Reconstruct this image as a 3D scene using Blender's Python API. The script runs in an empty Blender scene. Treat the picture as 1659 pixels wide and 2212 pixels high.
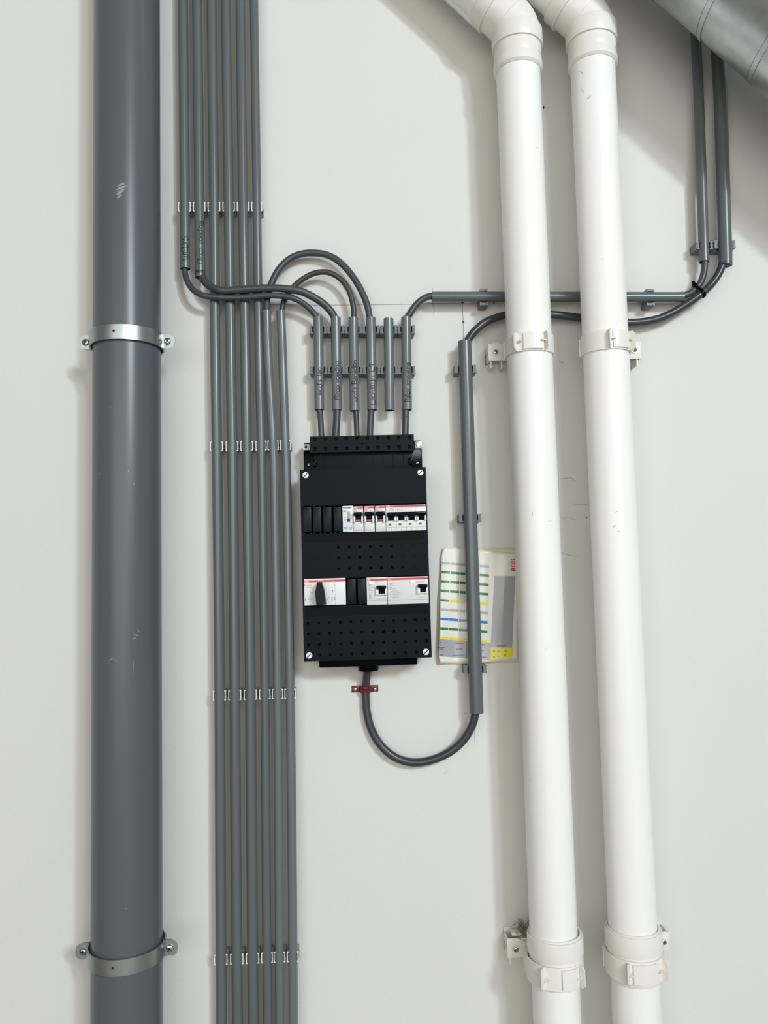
import bpy, bmesh, math, random
from mathutils import Vector, Matrix
random.seed(7)
C = bpy.context.scene.collection
PI = math.pi

# ---------------------------------------------------------------- camera, world, lights, exposure
W, H, F = 1659, 2212, 1661.0
CAM = Vector((0.0, -1.42, 1.5))
pitch, yaw, roll = math.radians(4.15), math.radians(2.0), math.radians(1.39)
fwd = Vector((math.sin(yaw)*math.cos(pitch), math.cos(yaw)*math.cos(pitch), math.sin(pitch)))
rt0 = fwd.cross(Vector((0, 0, 1))).normalized()
up0 = rt0.cross(fwd)
rt = rt0*math.cos(roll) - up0*math.sin(roll)
up = up0*math.cos(roll) + rt0*math.sin(roll)
cd = bpy.data.cameras.new('camera'); cam = bpy.data.objects.new('camera', cd); C.objects.link(cam)
cam.matrix_world = Matrix(((rt.x, up.x, -fwd.x, CAM.x), (rt.y, up.y, -fwd.y, CAM.y), (rt.z, up.z, -fwd.z, CAM.z), (0, 0, 0, 1)))
cd.sensor_fit = 'VERTICAL'; cd.sensor_height = 24.0; cd.lens = 24.0*F/H; cd.clip_start = 0.02
bpy.context.scene.camera = cam

world = bpy.data.worlds.new('world'); bpy.context.scene.world = world; world.use_nodes = True
bg = world.node_tree.nodes['Background']; bg.inputs[0].default_value = (1.0, 0.955, 0.88, 1); bg.inputs[1].default_value = 0.205
def lamp(name, loc, tgt, sx, sy, power, col, spin=0):
    l = bpy.data.lights.new(name, 'AREA'); l.shape = 'RECTANGLE'; l.size = sx; l.size_y = sy; l.energy = power; l.color = col
    o = bpy.data.objects.new(name, l); C.objects.link(o); o.location = loc
    q = (Vector(tgt)-Vector(loc)).to_track_quat('-Z', 'Y'); o.rotation_euler = (q.to_matrix() @ Matrix.Rotation(spin, 3, 'Z')).to_euler()
    return o
lamp('ceiling_light', (3.3, -6.5, 4.3), (0.1, 0, 1.6), 0.32, 1.1, 232, (0.89, 1.0, 1.08), 0.5)
lamp('ceiling_light', (2.3, -6.2, 4.1), (0.1, 0, 1.6), 0.45, 1.7, 96, (0.89, 1.0, 1.08), 0.3)
lamp('frontal_fill', (-0.6, -5.2, 2.0), (0.0, 0, 1.4), 5.0, 2.6, 122, (1.0, 0.975, 0.94), 0)  # broad fill lamp added from the front to lift the shade, not a real source
vs = bpy.context.scene.view_settings
vs.view_transform = 'Standard'; vs.look = 'None'; vs.gamma = 1; vs.use_curve_mapping = False; vs.exposure = 0.0

# ---------------------------------------------------------------- measuring helpers
def ray(px, py):
    return (fwd*F + rt*(px-W/2) - up*(py-H/2)).normalized()
def P(px, py, d):                      # the point of the plane d metres in front of the wall seen at a pixel of the survey photo
    r = ray(px, py); t = (-d-CAM.y)/r.y
    return CAM + r*t
def pipe_fit(y, xl, xr, d):            # centre and radius of an upright cylinder from its two outlines
    a = ray(xl, y); b = ray(xr, y); a = Vector((a.x, a.y)).normalized(); b = Vector((b.x, b.y)).normalized()
    h = math.acos(max(-1, min(1, a.dot(b))))/2; m = (a+b).normalized(); s = (-d-CAM.y)/m.y
    return CAM.x+m.x*s, s*math.sin(h)

# ---------------------------------------------------------------- materials
def lin(c): 
    c /= 255.0
    return c/12.92 if c <= .04045 else ((c+.055)/1.055)**2.4
def mat(name, rgb, rough=.5, metal=0, spec=.5, var=.06, vscale=30, bump=0, bscale=200, coat=0, stretch=None):
    m = bpy.data.materials.new(name); m.use_nodes = True; n = m.node_tree; b = n.nodes['Principled BSDF']
    col = [lin(c) for c in rgb]
    tc = n.nodes.new('ShaderNodeTexCoord'); src = tc.outputs['Object']
    if stretch:
        mp = n.nodes.new('ShaderNodeMapping'); mp.inputs['Scale'].default_value = stretch; n.links.new(src, mp.inputs[0]); src = mp.outputs[0]
    nz = n.nodes.new('ShaderNodeTexNoise'); nz.inputs['Scale'].default_value = vscale; nz.inputs['Detail'].default_value = 5; n.links.new(src, nz.inputs['Vector'])
    mx = n.nodes.new('ShaderNodeMix'); mx.data_type = 'RGBA'
    mx.inputs['A'].default_value = [c*(1-var) for c in col]+[1]; mx.inputs['B'].default_value = [min(1, c*(1+var)) for c in col]+[1]
    n.links.new(nz.outputs['Fac'], mx.inputs['Factor']); n.links.new(mx.outputs['Result'], b.inputs['Base Color'])
    b.inputs['Roughness'].default_value = rough; b.inputs['Metallic'].default_value = metal
    b.inputs['Specular IOR Level'].default_value = spec; b.inputs['Coat Weight'].default_value = coat; b.inputs['Coat Roughness'].default_value = .12
    if bump:
        n2 = n.nodes.new('ShaderNodeTexNoise'); n2.inputs['Scale'].default_value = bscale; n2.inputs['Detail'].default_value = 3; n.links.new(tc.outputs['Object'], n2.inputs['Vector'])
        bp = n.nodes.new('ShaderNodeBump'); bp.inputs['Strength'].default_value = bump; bp.inputs['Distance'].default_value = .001
        n.links.new(n2.outputs['Fac'], bp.inputs['Height']); n.links.new(bp.outputs[0], b.inputs['Normal'])
    return m
M = dict(
    wall=mat('plaster_wall', (213, 212, 206), .75, spec=.25, var=.02, vscale=5, bump=.35, bscale=160),
    floor=mat('concrete_floor', (150, 143, 132), .6, var=.15, vscale=6, bump=.2),
    drain=mat('grey_drain_pvc', (86, 88, 95), .32, spec=.36, var=.05, vscale=6, stretch=(40, 40, 1.5)),
    conduit=mat('grey_conduit_pvc', (90, 96, 97), .28, spec=.5, var=.04, vscale=12),
    conduit2=mat('grey_conduit_pvc_light', (101, 106, 107), .27, spec=.5, var=.04, vscale=12),
    inside=mat('conduit_inside_shade', (40, 42, 42), .7),  # conduit plastic darkened: shade of the hollow bore painted into the colour
    clipdark=mat('grey_clip_plastic', (100, 104, 110), .45, spec=.4, var=.03),
    cliplight=mat('light_clip_plastic', (226, 226, 222), .35, var=.03),
    clipbase=mat('light_clip_base', (158, 155, 146), .5, var=.04),
    cable=mat('dark_cable_rubber', (60, 67, 69), .42, spec=.45, var=.06, vscale=60),
    cable_b=mat('brown_black_cable', (58, 56, 58), .4, spec=.45, var=.06, vscale=60),
    cable_c=mat('charcoal_cable', (62, 65, 70), .38, spec=.5, var=.06, vscale=60),
    cable_d=mat('black_feed_cable', (54, 56, 60), .33, spec=.5, var=.08, vscale=50),
    white=mat('white_pvc_pipe', (238, 236, 231), .38, spec=.45, var=.02, vscale=8, stretch=(6, 6, 1)),
    whitefit=mat('white_pvc_fitting', (228, 225, 217), .36, spec=.45, var=.045, vscale=25),
    galv=mat('galvanised_duct_steel', (200, 206, 207), .36, metal=1, var=.24, vscale=38, bump=.05, bscale=90),
    zinc=mat('zinc_plated_steel', (172, 178, 179), .36, metal=1, var=.1, vscale=40),
    screw=mat('screw_steel', (190, 193, 195), .22, metal=1, var=.08),
    dark=mat('dark_recess', (14, 14, 16), .6),
    black=mat('black_board_plastic', (10, 14, 23), .5, spec=.10, var=.08, vscale=90, bump=.12, bscale=1500),
    black2=mat('black_strip_plastic', (11, 14, 20), .5, spec=.12, var=.08, vscale=90),
    gloss=mat('glossy_black_plastic', (6, 8, 13), .2, spec=.05),
    blank=mat('black_blank_plastic', (13, 16, 23), .42, spec=.16),
    hole=mat('hole_dark', (6, 8, 13), .7, spec=.1),
    module=mat('light_grey_module', (222, 223, 222), .4, var=.02),
    module2=mat('grey_module_face', (208, 210, 208), .42, var=.02),
    paleblue=mat('pale_blue_print', (196, 214, 222), .4),
    red=mat('red_print', (214, 42, 36), .45), orange=mat('orange_red_print', (222, 76, 54), .45), crimson=mat('crimson_print', (196, 28, 48), .45),
    darkred=mat('dark_red_flag', (110, 22, 24), .4), blue=mat('blue_print', (28, 104, 186), .45),
    whiteink=mat('white_ink', (240, 240, 238), .5), greyink=mat('grey_ink', (140, 142, 145), .5), blackink=mat('black_ink', (20, 20, 22), .5),
    redclip=mat('red_cable_clamp', (104, 18, 22), .4, spec=.4),
    paper=mat('label_sheet_film', (226, 222, 212), .22, spec=.5, var=.015, coat=.3),
    cell=mat('label_sheet_cells', (232, 229, 224), .22, spec=.5, coat=.3),
    backing=mat('yellow_backing_film', (217, 212, 176), .35, var=.05, coat=.2),
    sgrey=mat('sheet_grey_print', (160, 163, 168), .22, coat=.3), sbar=mat('sheet_bar_grey', (172, 172, 174), .25, coat=.3),
    sgreen=mat('sheet_green_print', (20, 128, 78), .25, coat=.3), syellow=mat('sheet_yellow_print', (228, 214, 40), .25, coat=.3),
    sblue=mat('sheet_blue_print', (24, 120, 196), .25, coat=.3), sred=mat('sheet_red_print', (206, 24, 40), .3),
    pencil=mat('pencil_line', (120, 117, 110), .8), pencil2=mat('faint_pencil_line', (172, 169, 160), .8),
    scuff=mat('pale_scuff', (138, 142, 148), .6), scuffw=mat('grey_scuff', (196, 193, 186), .6),
    fluff=mat('brown_fluff', (112, 104, 90), .9),
)

# ---------------------------------------------------------------- mesh building
class MB:
    def __init__(s): s.bm = bmesh.new()
    def box(s, c, size, R=None, bev=0, mi=0):
        bm = s.bm; hx, hy, hz = [v/2 for v in size]; c = Vector(c)
        vs = []
        for x in (-hx, hx):
            for y in (-hy, hy):
                for z in (-hz, hz):
                    v = Vector((x, y, z)); v = (R @ v) if R else v
                    vs.append(bm.verts.new(v+c))
        fs = [bm.faces.new([vs[i] for i in q]) for q in ((0,1,3,2),(4,6,7,5),(0,4,5,1),(2,3,7,6),(0,2,6,4),(1,5,7,3))]
        for f in fs: f.material_index = mi
        if bev:
            es = list({e for f in fs for e in f.edges})
            r = bmesh.ops.bevel(bm, geom=es, offset=bev, segments=2, affect='EDGES', profile=.5)
            for f in r['faces']: f.material_index = mi
        return s
    def span(s, x0, x1, y0, y1, z0, z1, bev=0, mi=0):
        return s.box(((x0+x1)/2, (y0+y1)/2, (z0+z1)/2), (abs(x1-x0), abs(y1-y0), abs(z1-z0)), None, bev, mi)
    def rings(s, rings, caps=True, closed=False, mi=0):
        bm = s.bm; rs = [[bm.verts.new(p) for p in r] for r in rings]; n = len(rs[0])
        seq = list(zip(rs, rs[1:])) + ([(rs[-1], rs[0])] if closed else [])
        for a, b in seq:
            for i in range(n):
                j = (i+1) % n
                f = bm.faces.new((a[i], a[j], b[j], b[i])); f.material_index = mi; f.smooth = True
        if caps and not closed:
            for r in (list(reversed(rs[0])), rs[-1]):
                f = bm.faces.new(r); f.material_index = mi
        return s
    def tube(s, pts, r, n=16, inner=None, mi=0, caps=True):
        pts = [Vector(p) for p in pts]; T = []
        for i in range(len(pts)):
            t = pts[min(i+1, len(pts)-1)]-pts[max(i-1, 0)]; T.append(t.normalized())
        a = T[0].orthogonal().normalized(); fr = []
        for i, t in enumerate(T):
            a = (a - t*a.dot(t)).normalized(); fr.append((a.copy(), t.cross(a)))
        def ring(i, rad): 
            u, v = fr[i]; return [pts[i]+(u*math.cos(k*2*PI/n)+v*math.sin(k*2*PI/n))*rad for k in range(n)]
        rr = r if isinstance(r, (list, tuple)) else [r]*len(pts)
        if inner is None: return s.rings([ring(i, rr[i]) for i in range(len(pts))], caps, mi=mi)
        rg = [ring(i, rr[i]) for i in range(len(pts))] + [ring(i, inner) for i in range(len(pts)-1, -1, -1)]
        nf = len(s.bm.faces); s.rings(rg, closed=True, mi=mi)
        for k, f in enumerate(s.bm.faces):
            if k >= nf+len(pts)*n and k < nf+(2*len(pts)-1)*n: f.material_index = 1
        return s
    def lathe(s, prof, o, ax=(0, 0, 1), n=40, caps=True, closed=False, mi=0, arc=None, ref=None):
        o = Vector(o); ax = Vector(ax).normalized(); u = Vector(ref) if ref else ax.orthogonal(); u = (u-ax*u.dot(ax)).normalized(); v = ax.cross(u)
        if arc is None:
            return s.rings([[o+ax*h+(u*math.cos(k*2*PI/n)+v*math.sin(k*2*PI/n))*r for k in range(n)] for r, h in prof], caps, closed, mi)
        a0, a1 = arc      # a closed profile swept through part of a turn
        return s.rings([[o+ax*h+(u*math.cos(a)+v*math.sin(a))*r for r, h in prof] for a in [a0+(a1-a0)*k/n for k in range(n+1)]], True, False, mi)
    def prism(s, poly, fn, mi=0, smooth=False):   # poly 2D; fn(p, 0|1) -> 3D of the two caps
        bm = s.bm; a = [bm.verts.new(fn(p, 0)) for p in poly]; b = [bm.verts.new(fn(p, 1)) for p in poly]; n = len(poly)
        fs = [bm.faces.new(a), bm.faces.new(list(reversed(b)))]
        for i in range(n): fs.append(bm.faces.new((a[i], b[i], b[(i+1) % n], a[(i+1) % n])))
        for f in fs: f.material_index = mi
        return s
    def quad(s, p, mi=0):
        f = s.bm.faces.new([s.bm.verts.new(q) for q in p]); f.material_index = mi; return s
    def ball(s, c, r, seg=10, sc=(1, 1, 1), mi=0):
        r_ = bmesh.ops.create_uvsphere(s.bm, u_segments=seg, v_segments=seg//2+1, radius=r, matrix=Matrix.Translation(c) @ Matrix.Diagonal((*sc, 1)))
        for v in r_['verts']:
            for f in v.link_faces: f.material_index = mi; f.smooth = True
        return s
    def mesh(s, name, mats, Minv=None, normals=True):
        if normals: bmesh.ops.recalc_face_normals(s.bm, faces=s.bm.faces)
        me = bpy.data.meshes.new(name); s.bm.to_mesh(me); s.bm.free()
        for m in (mats if isinstance(mats, (list, tuple)) else [mats]): me.materials.append(M[m] if isinstance(m, str) else m)
        for p in me.polygons: p.use_smooth = True
        me.set_sharp_from_angle(angle=math.radians(38))
        if Minv is not None: me.transform(Minv)
        return me

ROOT = {}
def tag(o, label=None, cat=None, group=None, kind=None):
    for k, v in (('label', label), ('category', cat), ('group', group), ('kind', kind)):
        if v: o[k] = v
    return o
def thing(name, label, cat, loc=(0, 0, 0), group=None, R=None):
    o = bpy.data.objects.new(name, None); C.objects.link(o); o.empty_display_size = .02
    m = Matrix.Translation(loc) @ (R.to_4x4() if R else Matrix.Identity(4)); o.matrix_world = m; ROOT[o.name] = m
    return tag(o, label, cat, group)
def obj(name, mb, mats, parent=None, local=False, origin=None, label=None, normals=True):
    """one mesh object; its shape is given in world space unless local"""
    m = None
    if parent is not None and parent.name in ROOT: m = ROOT[parent.name]
    elif origin is not None: m = Matrix.Translation(origin)
    me = mb.mesh(name, mats, (m.inverted() if (m is not None and not local) else None), normals)
    o = bpy.data.objects.new(name, me); C.objects.link(o)
    if parent is not None: o.parent = parent; ROOT[o.name] = m if m is not None else Matrix.Identity(4)
    elif m is not None: o.matrix_world = m; ROOT[o.name] = m
    if label: o['label'] = label
    return o
def copy_tree(o, parent=None):
    c = o.copy(); C.objects.link(c)
    if parent is not None: c.parent = parent
    for ch in [x for x in C.objects if x.parent == o]: copy_tree(ch, c)
    return c
def smooth_path(pts, sub=6):
    pts = [Vector(p) for p in pts]; out = []
    for i in range(len(pts)-1):
        p0, p1, p2, p3 = pts[max(i-1, 0)], pts[i], pts[i+1], pts[min(i+2, len(pts)-1)]
        for k in range(sub):
            t = k/sub; out.append(.5*((2*p1)+(p2-p0)*t+(2*p0-5*p1+4*p2-p3)*t*t+(3*p1-p0-3*p2+p3)*t**3))
    out.append(pts[-1]); return out
def lerp(tab, x):
    if x <= tab[0][0]: (a, b) = tab[0], tab[1]
    elif x >= tab[-1][0]: (a, b) = tab[-2], tab[-1]
    else:
        for a, b in zip(tab, tab[1:]):
            if a[0] <= x <= b[0]: break
    return a[1]+(b[1]-a[1])*(x-a[0])/(b[0]-a[0])

def text_polys(s, size, res=2):
    cu = bpy.data.curves.new('t', 'FONT'); cu.body = s; cu.size = size; cu.resolution_u = res; cu.align_x = 'CENTER'; cu.align_y = 'CENTER'
    o = bpy.data.objects.new('t', cu); C.objects.link(o); bpy.context.view_layer.update()
    me = bpy.data.meshes.new_from_object(o.evaluated_get(bpy.context.evaluated_depsgraph_get()))
    vs = [(v.co.x, v.co.y) for v in me.vertices]; fs = [list(p.vertices) for p in me.polygons]
    bpy.data.objects.remove(o); bpy.data.curves.remove(cu); bpy.data.meshes.remove(me)
    return vs, fs
def add_text(mb, s, size, fn, mi=0, sx=1):
    vs, fs = text_polys(s, size); b = [mb.bm.verts.new(fn(x*sx, y)) for x, y in vs]
    for f in fs:
        try: mb.bm.faces.new([b[i] for i in f]).material_index = mi
        except ValueError: pass

def screw_mb(mb, c, r, spin=.4, mi=0, mk=1, depth=.003, slot=False):
    """pan-head screw facing the room: dome plus a dark cross recess"""
    c = Vector(c)
    mb.lathe([(r, 0), (r, depth*.35), (r*.86, depth*.75), (r*.5, depth), (r*.02, depth*1.05)], c, (0, -1, 0), n=20, mi=mi)
    R = Matrix.Rotation(spin, 3, 'Y')
    mb.box(c+Vector((0, -depth*.95, 0)), (r*1.15, depth*.3, r*.27), R, mi=mk)
    if not slot: mb.box(c+Vector((0, -depth*.95, 0)), (r*.27, depth*.3, r*1.15), R, mi=mk)

# ---------------------------------------------------------------- setting
wall = obj('wall_back', MB().span(-4, 4, 0, .2, 0, 4.2), 'wall'); tag(wall, kind='structure')
fl = obj('floor', MB().span(-4, 4, -6, .2, -.1, 0), 'floor'); tag(fl, kind='structure')
def wall_line(pts, w, m, name='pencil_line', sub=1):
    q = [P(x, y, .0004) for x, y in pts]; q = smooth_path(q, sub) if sub > 1 else q; mb = MB()
    for a, b in zip(q, q[1:]):
        t = (b-a).normalized(); s = Vector((t.z, 0, -t.x))*w/2
        mb.quad([a+s, b+s, b-s, a-s])
    obj(name, mb, m, wall, normals=False)
wall_line([(566, 658), (690, 659), (800, 658.5), (880, 657), (1003, 654)], .0007, 'pencil')
wall_line([(693, 659), (693.5, 690)], .0007, 'pencil')
wall_line([(868, 652), (868.5, 690)], .0006, 'pencil2')
wall_line([(998.5, 652), (1000.5, 695), (1001, 735)], .0008, 'pencil')
wall_line([(934, 622), (935, 655), (938, 670), (936, 681)], .001, 'pencil2', sub=4)
wall_line([(1063, 654), (1075, 657), (1083, 662), (1078, 664), (1066, 659)], .0006, 'pencil2', sub=4)
wall_line([(1206, 1035), (1222, 1033), (1234, 1032), (1241, 1038)], .0008, 'pencil2', 'plaster_crack')
wall_line([(1238, 1088), (1250, 1090), (1262, 1089), (1271, 1092)], .0009, 'pencil2', 'plaster_crack')
wall_line([(1212, 1194), (1222, 1197), (1234, 1201), (1247, 1202)], .0010, 'pencil2', 'plaster_crack')
wall_line([(1211, 1115), (1216, 1120), (1230, 1116), (1244, 1124)], .0007, 'pencil2', 'plaster_crack')
wall_line([(1025, 1574), (1025.5, 1605)], .0006, 'pencil2')
wall_line([(1003, 1541), (1009, 1540.5)], .0012, 'pencil2')
wall_line([(960, 1672), (968, 1664)], .0006, 'pencil2')
wall_line([(1208, 780), (1213, 783), (1218, 783)], .0012, 'pencil2', 'plaster_crack')
wall_line([(1005, 56), (1011, 57)], .0012, 'pencil2')
def wall_dot(px, py, r, sz=1, m='dark', name='drill_hole'):
    c = P(px, py, .0005); obj(name, MB().prism([(math.cos(k*PI/5)*r, math.sin(k*PI/5)*r*sz) for k in range(10)], lambda p, k: c+Vector((p[0], .0004*k, p[1]))), m, wall)
wall_dot(999, 653.5, .0018); wall_dot(1001, 695, .0021); wall_dot(1174.5, 232.5, .0014, 2.0); wall_dot(1267, 1118, .0011, 2.2, 'pencil'); wall_dot(1067, 654, .0014)

# ---------------------------------------------------------------- handwriting (single-stroke letters, advance width)
G = {
 'A': (.6, [[(0,0),(.05,.75),(.2,1),(.4,1),(.5,.75),(.5,0)], [(.03,.48),(.5,.48)]]),
 'B': (.6, [[(0,0),(0,1),(.3,1),(.42,.78),(.3,.54),(0,.52)], [(.3,.54),(.48,.28),(.3,0),(0,0)]]),
 'C': (.65, [[(.5,.85),(.3,1),(.08,.8),(0,.45),(.12,.1),(.35,0),(.55,.12)]]),
 'D': (.65, [[(0,0),(0,1),(.3,.98),(.52,.7),(.5,.3),(.3,.03),(0,0)]]),
 'L': (.5, [[(0,1),(0,0),(.42,0)]]), '1': (.35, [[(0,.72),(.18,1),(.18,0)]]),
 'R': (.6, [[(0,0),(0,1),(.3,1),(.45,.76),(.3,.52),(0,.5)], [(.2,.5),(.5,0)]]),
 'S': (.55, [[(.48,.95),(.2,1),(.05,.78),(.2,.58),(.4,.4),(.38,.12),(.1,-.05)]]),
 'W': (.8, [[(0,.9),(.1,.1),(.22,0),(.34,.25),(.36,.7),(.4,.12),(.52,0),(.64,.2),(.66,.9)]]),
 "'": (.22, [[(.06,1.05),(.04,.78)]]), ' ': (.45, []),
 'a': (.5, [[(.4,.5),(.2,.58),(.03,.4),(.03,.12),(.18,0),(.38,.14),(.4,.56),(.4,.1),(.46,0)]]),
 'c': (.45, [[(.36,.52),(.18,.6),(.02,.38),(.05,.1),(.2,0),(.38,.08)]]),
 'd': (.5, [[(.38,.45),(.2,.58),(.02,.36),(.05,.08),(.2,0),(.36,.15),(.4,1),(.4,0)]]),
 'e': (.48, [[(.03,.3),(.38,.34),(.34,.54),(.18,.6),(.02,.36),(.07,.08),(.22,0),(.4,.1)]]),
 'g': (.5, [[(.38,.48),(.2,.58),(.03,.38),(.08,.12),(.22,.08),(.38,.24),(.4,.55),(.38,-.2),(.22,-.36),(.05,-.24)]]),
 'h': (.5, [[(0,1),(0,0)], [(0,.36),(.15,.57),(.32,.5),(.36,.3),(.36,0)]]),
 'i': (.24, [[(.08,.55),(.08,0)], [(.08,.76),(.08,.84)]]),
 'j': (.28, [[(.14,.55),(.14,-.2),(.0,-.32)], [(.14,.76),(.14,.84)]]),
 'k': (.45, [[(0,1),(0,0)], [(.32,.56),(.02,.26),(.34,0)]]),
 'l': (.24, [[(.06,1),(.06,.1),(.14,0)]]),
 'n': (.5, [[(0,.56),(0,0)], [(0,.36),(.14,.56),(.32,.5),(.36,.28),(.36,0)]]),
 'o': (.5, [[(.2,.58),(.02,.4),(.04,.1),(.2,0),(.38,.12),(.4,.42),(.2,.58)]]),
 'r': (.38, [[(0,.56),(.02,0)], [(.02,.34),(.14,.54),(.32,.56)]]),
 's': (.42, [[(.34,.5),(.18,.6),(.05,.46),(.2,.32),(.32,.16),(.2,0),(.02,.05)]]),
 't': (.36, [[(.14,.9),(.14,.1),(.26,0)], [(0,.6),(.3,.62)]]),
 'v': (.45, [[(0,.56),(.16,0),(.36,.6)]]),
 'w': (.62, [[(0,.56),(.06,.08),(.16,0),(.25,.4),(.3,.06),(.42,0),(.52,.56)]]),
}
def handwriting(parent, s, a, b, axis_fn, r, hgt, ang0, w=.0014):
    """s runs along the conduit from height a (start) to b; letters wrap round it at azimuth ang0 (0 = towards the room)"""
    tot = sum(G[c][0] for c in s); k = (b-a)/tot; mb = MB(); x = 0; rnd = random.Random(s)
    for c in s:
        adv, strokes = G[c]; dy = rnd.uniform(-.06, .06)
        for st in strokes:
            pts = smooth_path([Vector((p[0], p[1]+dy, 0)) for p in st], 3) if len(st) > 2 else [Vector((p[0], p[1], 0)) for p in st]
            q = []
            for p in pts:
                z = a+(x+p.x)*k; th = ang0-(p.y-.45)*hgt/r; o = axis_fn(z)
                q.append((o+Vector((math.sin(th), -math.cos(th), 0))*(r+.00035)+Vector((0, 0, z)), Vector((math.sin(th), -math.cos(th), 0))))
            for (p0, n0), (p1, n1) in zip(q, q[1:]):
                t = (p1-p0)
                if t.length < 1e-6: continue
                t.normalize(); s0 = n0.cross(t)*w/2; e = t*w*.3
                mb.quad([p0-s0-e, p1-s0+e, p1+s0+e, p0+s0-e])
        x += adv
    obj('handwriting', mb, 'blackink', parent, label='handwritten black marker words', normals=False)

# ---------------------------------------------------------------- big grey drain pipe and its two steel straps
DD = .085
cx0, R0 = pipe_fit(1230, 198.0, 349.2, DD)
dx_top = pipe_fit(30, 202.3, 345.3, DD)[0]; dx_bot = pipe_fit(2180, 196.0, 350.6, DD)[0]
def drain_axis(z): return Vector((dx_bot+(dx_top-dx_bot)*(z-.65)/(2.42-.65), -DD, 0))
drain = obj('drain_pipe', MB().tube([drain_axis(0)+Vector((0, 0, .001)), drain_axis(1.2)+Vector((0, 0, 1.2)), drain_axis(2.4)+Vector((0, 0, 2.4)), drain_axis(4.1)+Vector((0, 0, 4.1))], R0, 72), 'drain', origin=(cx0, -DD, 0))
tag(drain, 'thick dark grey plastic drain pipe running full height at the left', 'pipe')
def surf_scuff(parent, axis_fn, r, items, m):
    for px, py, L, w, sl in items:
        d = DD if parent is drain else .085
        x = P(px, py, d+r*.9).x; z = P(px, py, d+r*.9).z; o = axis_fn(z); s = max(-.98, min(.98, (x-o.x)/r)); th = math.asin(s); mb = MB()
        def at(t, u): 
            a = th+t/r; return o+Vector((math.sin(a)*(r+.0003), -math.cos(a)*(r+.0003), z+u))
        n = 4
        for k in range(n):
            f0, f1 = k/n-.5, (k+1)/n-.5; w0, w1 = w*(1-abs(f0*1.9)**2)+.0002, w*(1-abs(f1*1.9)**2)+.0002
            mb.quad([at(f0*L*math.cos(sl)+w0*.5*math.sin(sl), f0*L*math.sin(sl)-w0*.5*math.cos(sl)), at(f1*L*math.cos(sl)+w1*.5*math.sin(sl), f1*L*math.sin(sl)-w1*.5*math.cos(sl)),
                     at(f1*L*math.cos(sl)-w1*.5*math.sin(sl), f1*L*math.sin(sl)+w1*.5*math.cos(sl)), at(f0*L*math.cos(sl)-w0*.5*math.sin(sl), f0*L*math.sin(sl)+w0*.5*math.cos(sl))])
        obj('scuff_mark', mb, m, parent, normals=False)
surf_scuff(drain, drain_axis, R0, [(266+random.uniform(-3, 3)-k*.6, 400+k*3.7, .011+.006*math.sin(k*.5), .0022, .35) for k in range(9)], 'scuff')
surf_scuff(drain, drain_axis, R0, [(293, 1372, .010, .0012, -.5), (290, 1379, .007, .0012, .2), (297, 1362, .006, .0009, -1.0), (214, 1023, .003, .001, 1.4), (278, 1018, .003, .001, 1.2),
    (289, 1046, .004, .0012, 1.5), (339, 2047, .008, .0012, 1.57), (285, 905, .004, .0008, .8), (243, 1423, .010, .0008, .6), (252, 1425, .006, .0008, -.7), (288, 1440, .02, .0006, 1.57), (275, 1960, .004, .0008, .3), (240, 880, .003, .0008, .3)], 'scuff')

def strap(py, lab, tabs, screws, zoff):
    z = P(273, py, DD).z; o = drain_axis(z); r1, r2 = R0+.0035, R0+.006; hh = .0125
    t = thing('pipe_strap', lab, 'pipe clamp', (o.x, 0, z), 'steel straps on the drain pipe')
    for nm, sg in (('band', 1), ('rear_band', -1)):
        prof = [(r1, -hh), (r2, -hh), (r2, hh), (r1, hh)]
        obj(nm, MB().lathe(prof, (o.x, -DD, z), n=40, arc=(-PI/2, PI/2), ref=(0, -sg, 0)), 'zinc', t)
    for sgn in (-1, 1):
        poly = [(r1-.001, -hh), (r1+.015, -hh), (r1+.0215, -.0085), (r1+.0235, 0), (r1+.0215, .0085), (r1+.015, hh), (r1-.001, hh)]
        if sgn > 0: poly = [(r1-.001, -hh), (r1+.0075, -hh), (r1+.0075, -.004), (r1+.0125, -.004), (r1+.0125, -hh), (r1+.016, -hh), (r1+.0215, -.0085), (r1+.0235, 0), (r1+.0215, .0085), (r1+.015, hh), (r1-.001, hh)]
        mb = MB().prism(poly, lambda p, k: Vector((o.x+sgn*p[0], -DD-.0005-.0022*k, z+p[1])))
        obj('flange', mb, 'zinc', t)
        poly = [(r1-.001, -hh), (r1+.012, -hh), (r1+.0185, -.0085), (r1+.0205, 0), (r1+.0185, .0085), (r1+.012, hh), (r1-.001, hh)]
        obj('rear_flange', MB().prism(poly, lambda p, k: Vector((o.x+sgn*p[0], -DD+.0005+.0022*k, z+p[1]))), 'zinc', t)
        mb = MB(); screw_mb(mb, (o.x+sgn*(r1+.0105), -DD-.0027, z), .0062, .35+sgn*.2, depth=.0035)
        mb.tube([(o.x+sgn*(r1+.0105), -DD-.002, z), (o.x+sgn*(r1+.0105), -DD+.012, z)], .003, 10)
        obj('screw', mb, ['screw', 'dark'], t)
    obj('wall_rod', MB().tube([(o.x, -.001, z), (o.x, -DD+r1+.001, z)], .005, 14).lathe([(.016, 0), (.016, .003), (.006, .004)], (o.x, -.0005, z), (0, -1, 0), n=24), 'zinc', t)
    a = -.06
    mb = MB().lathe([(.0022, 0), (.0001, .0003)], (o.x+math.sin(a)*r2, -DD-math.cos(a)*r2, z+.001), (math.sin(a), -math.cos(a), 0), n=12)
    obj('rivet_hole', mb, 'dark', t)
strap(739.5, 'galvanised steel strap on the thick grey drain pipe, upper of the two', 0, 0, 0)
strap(2050, 'galvanised steel strap on the thick grey drain pipe, lower of the two', 0, 0, 0)

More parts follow.
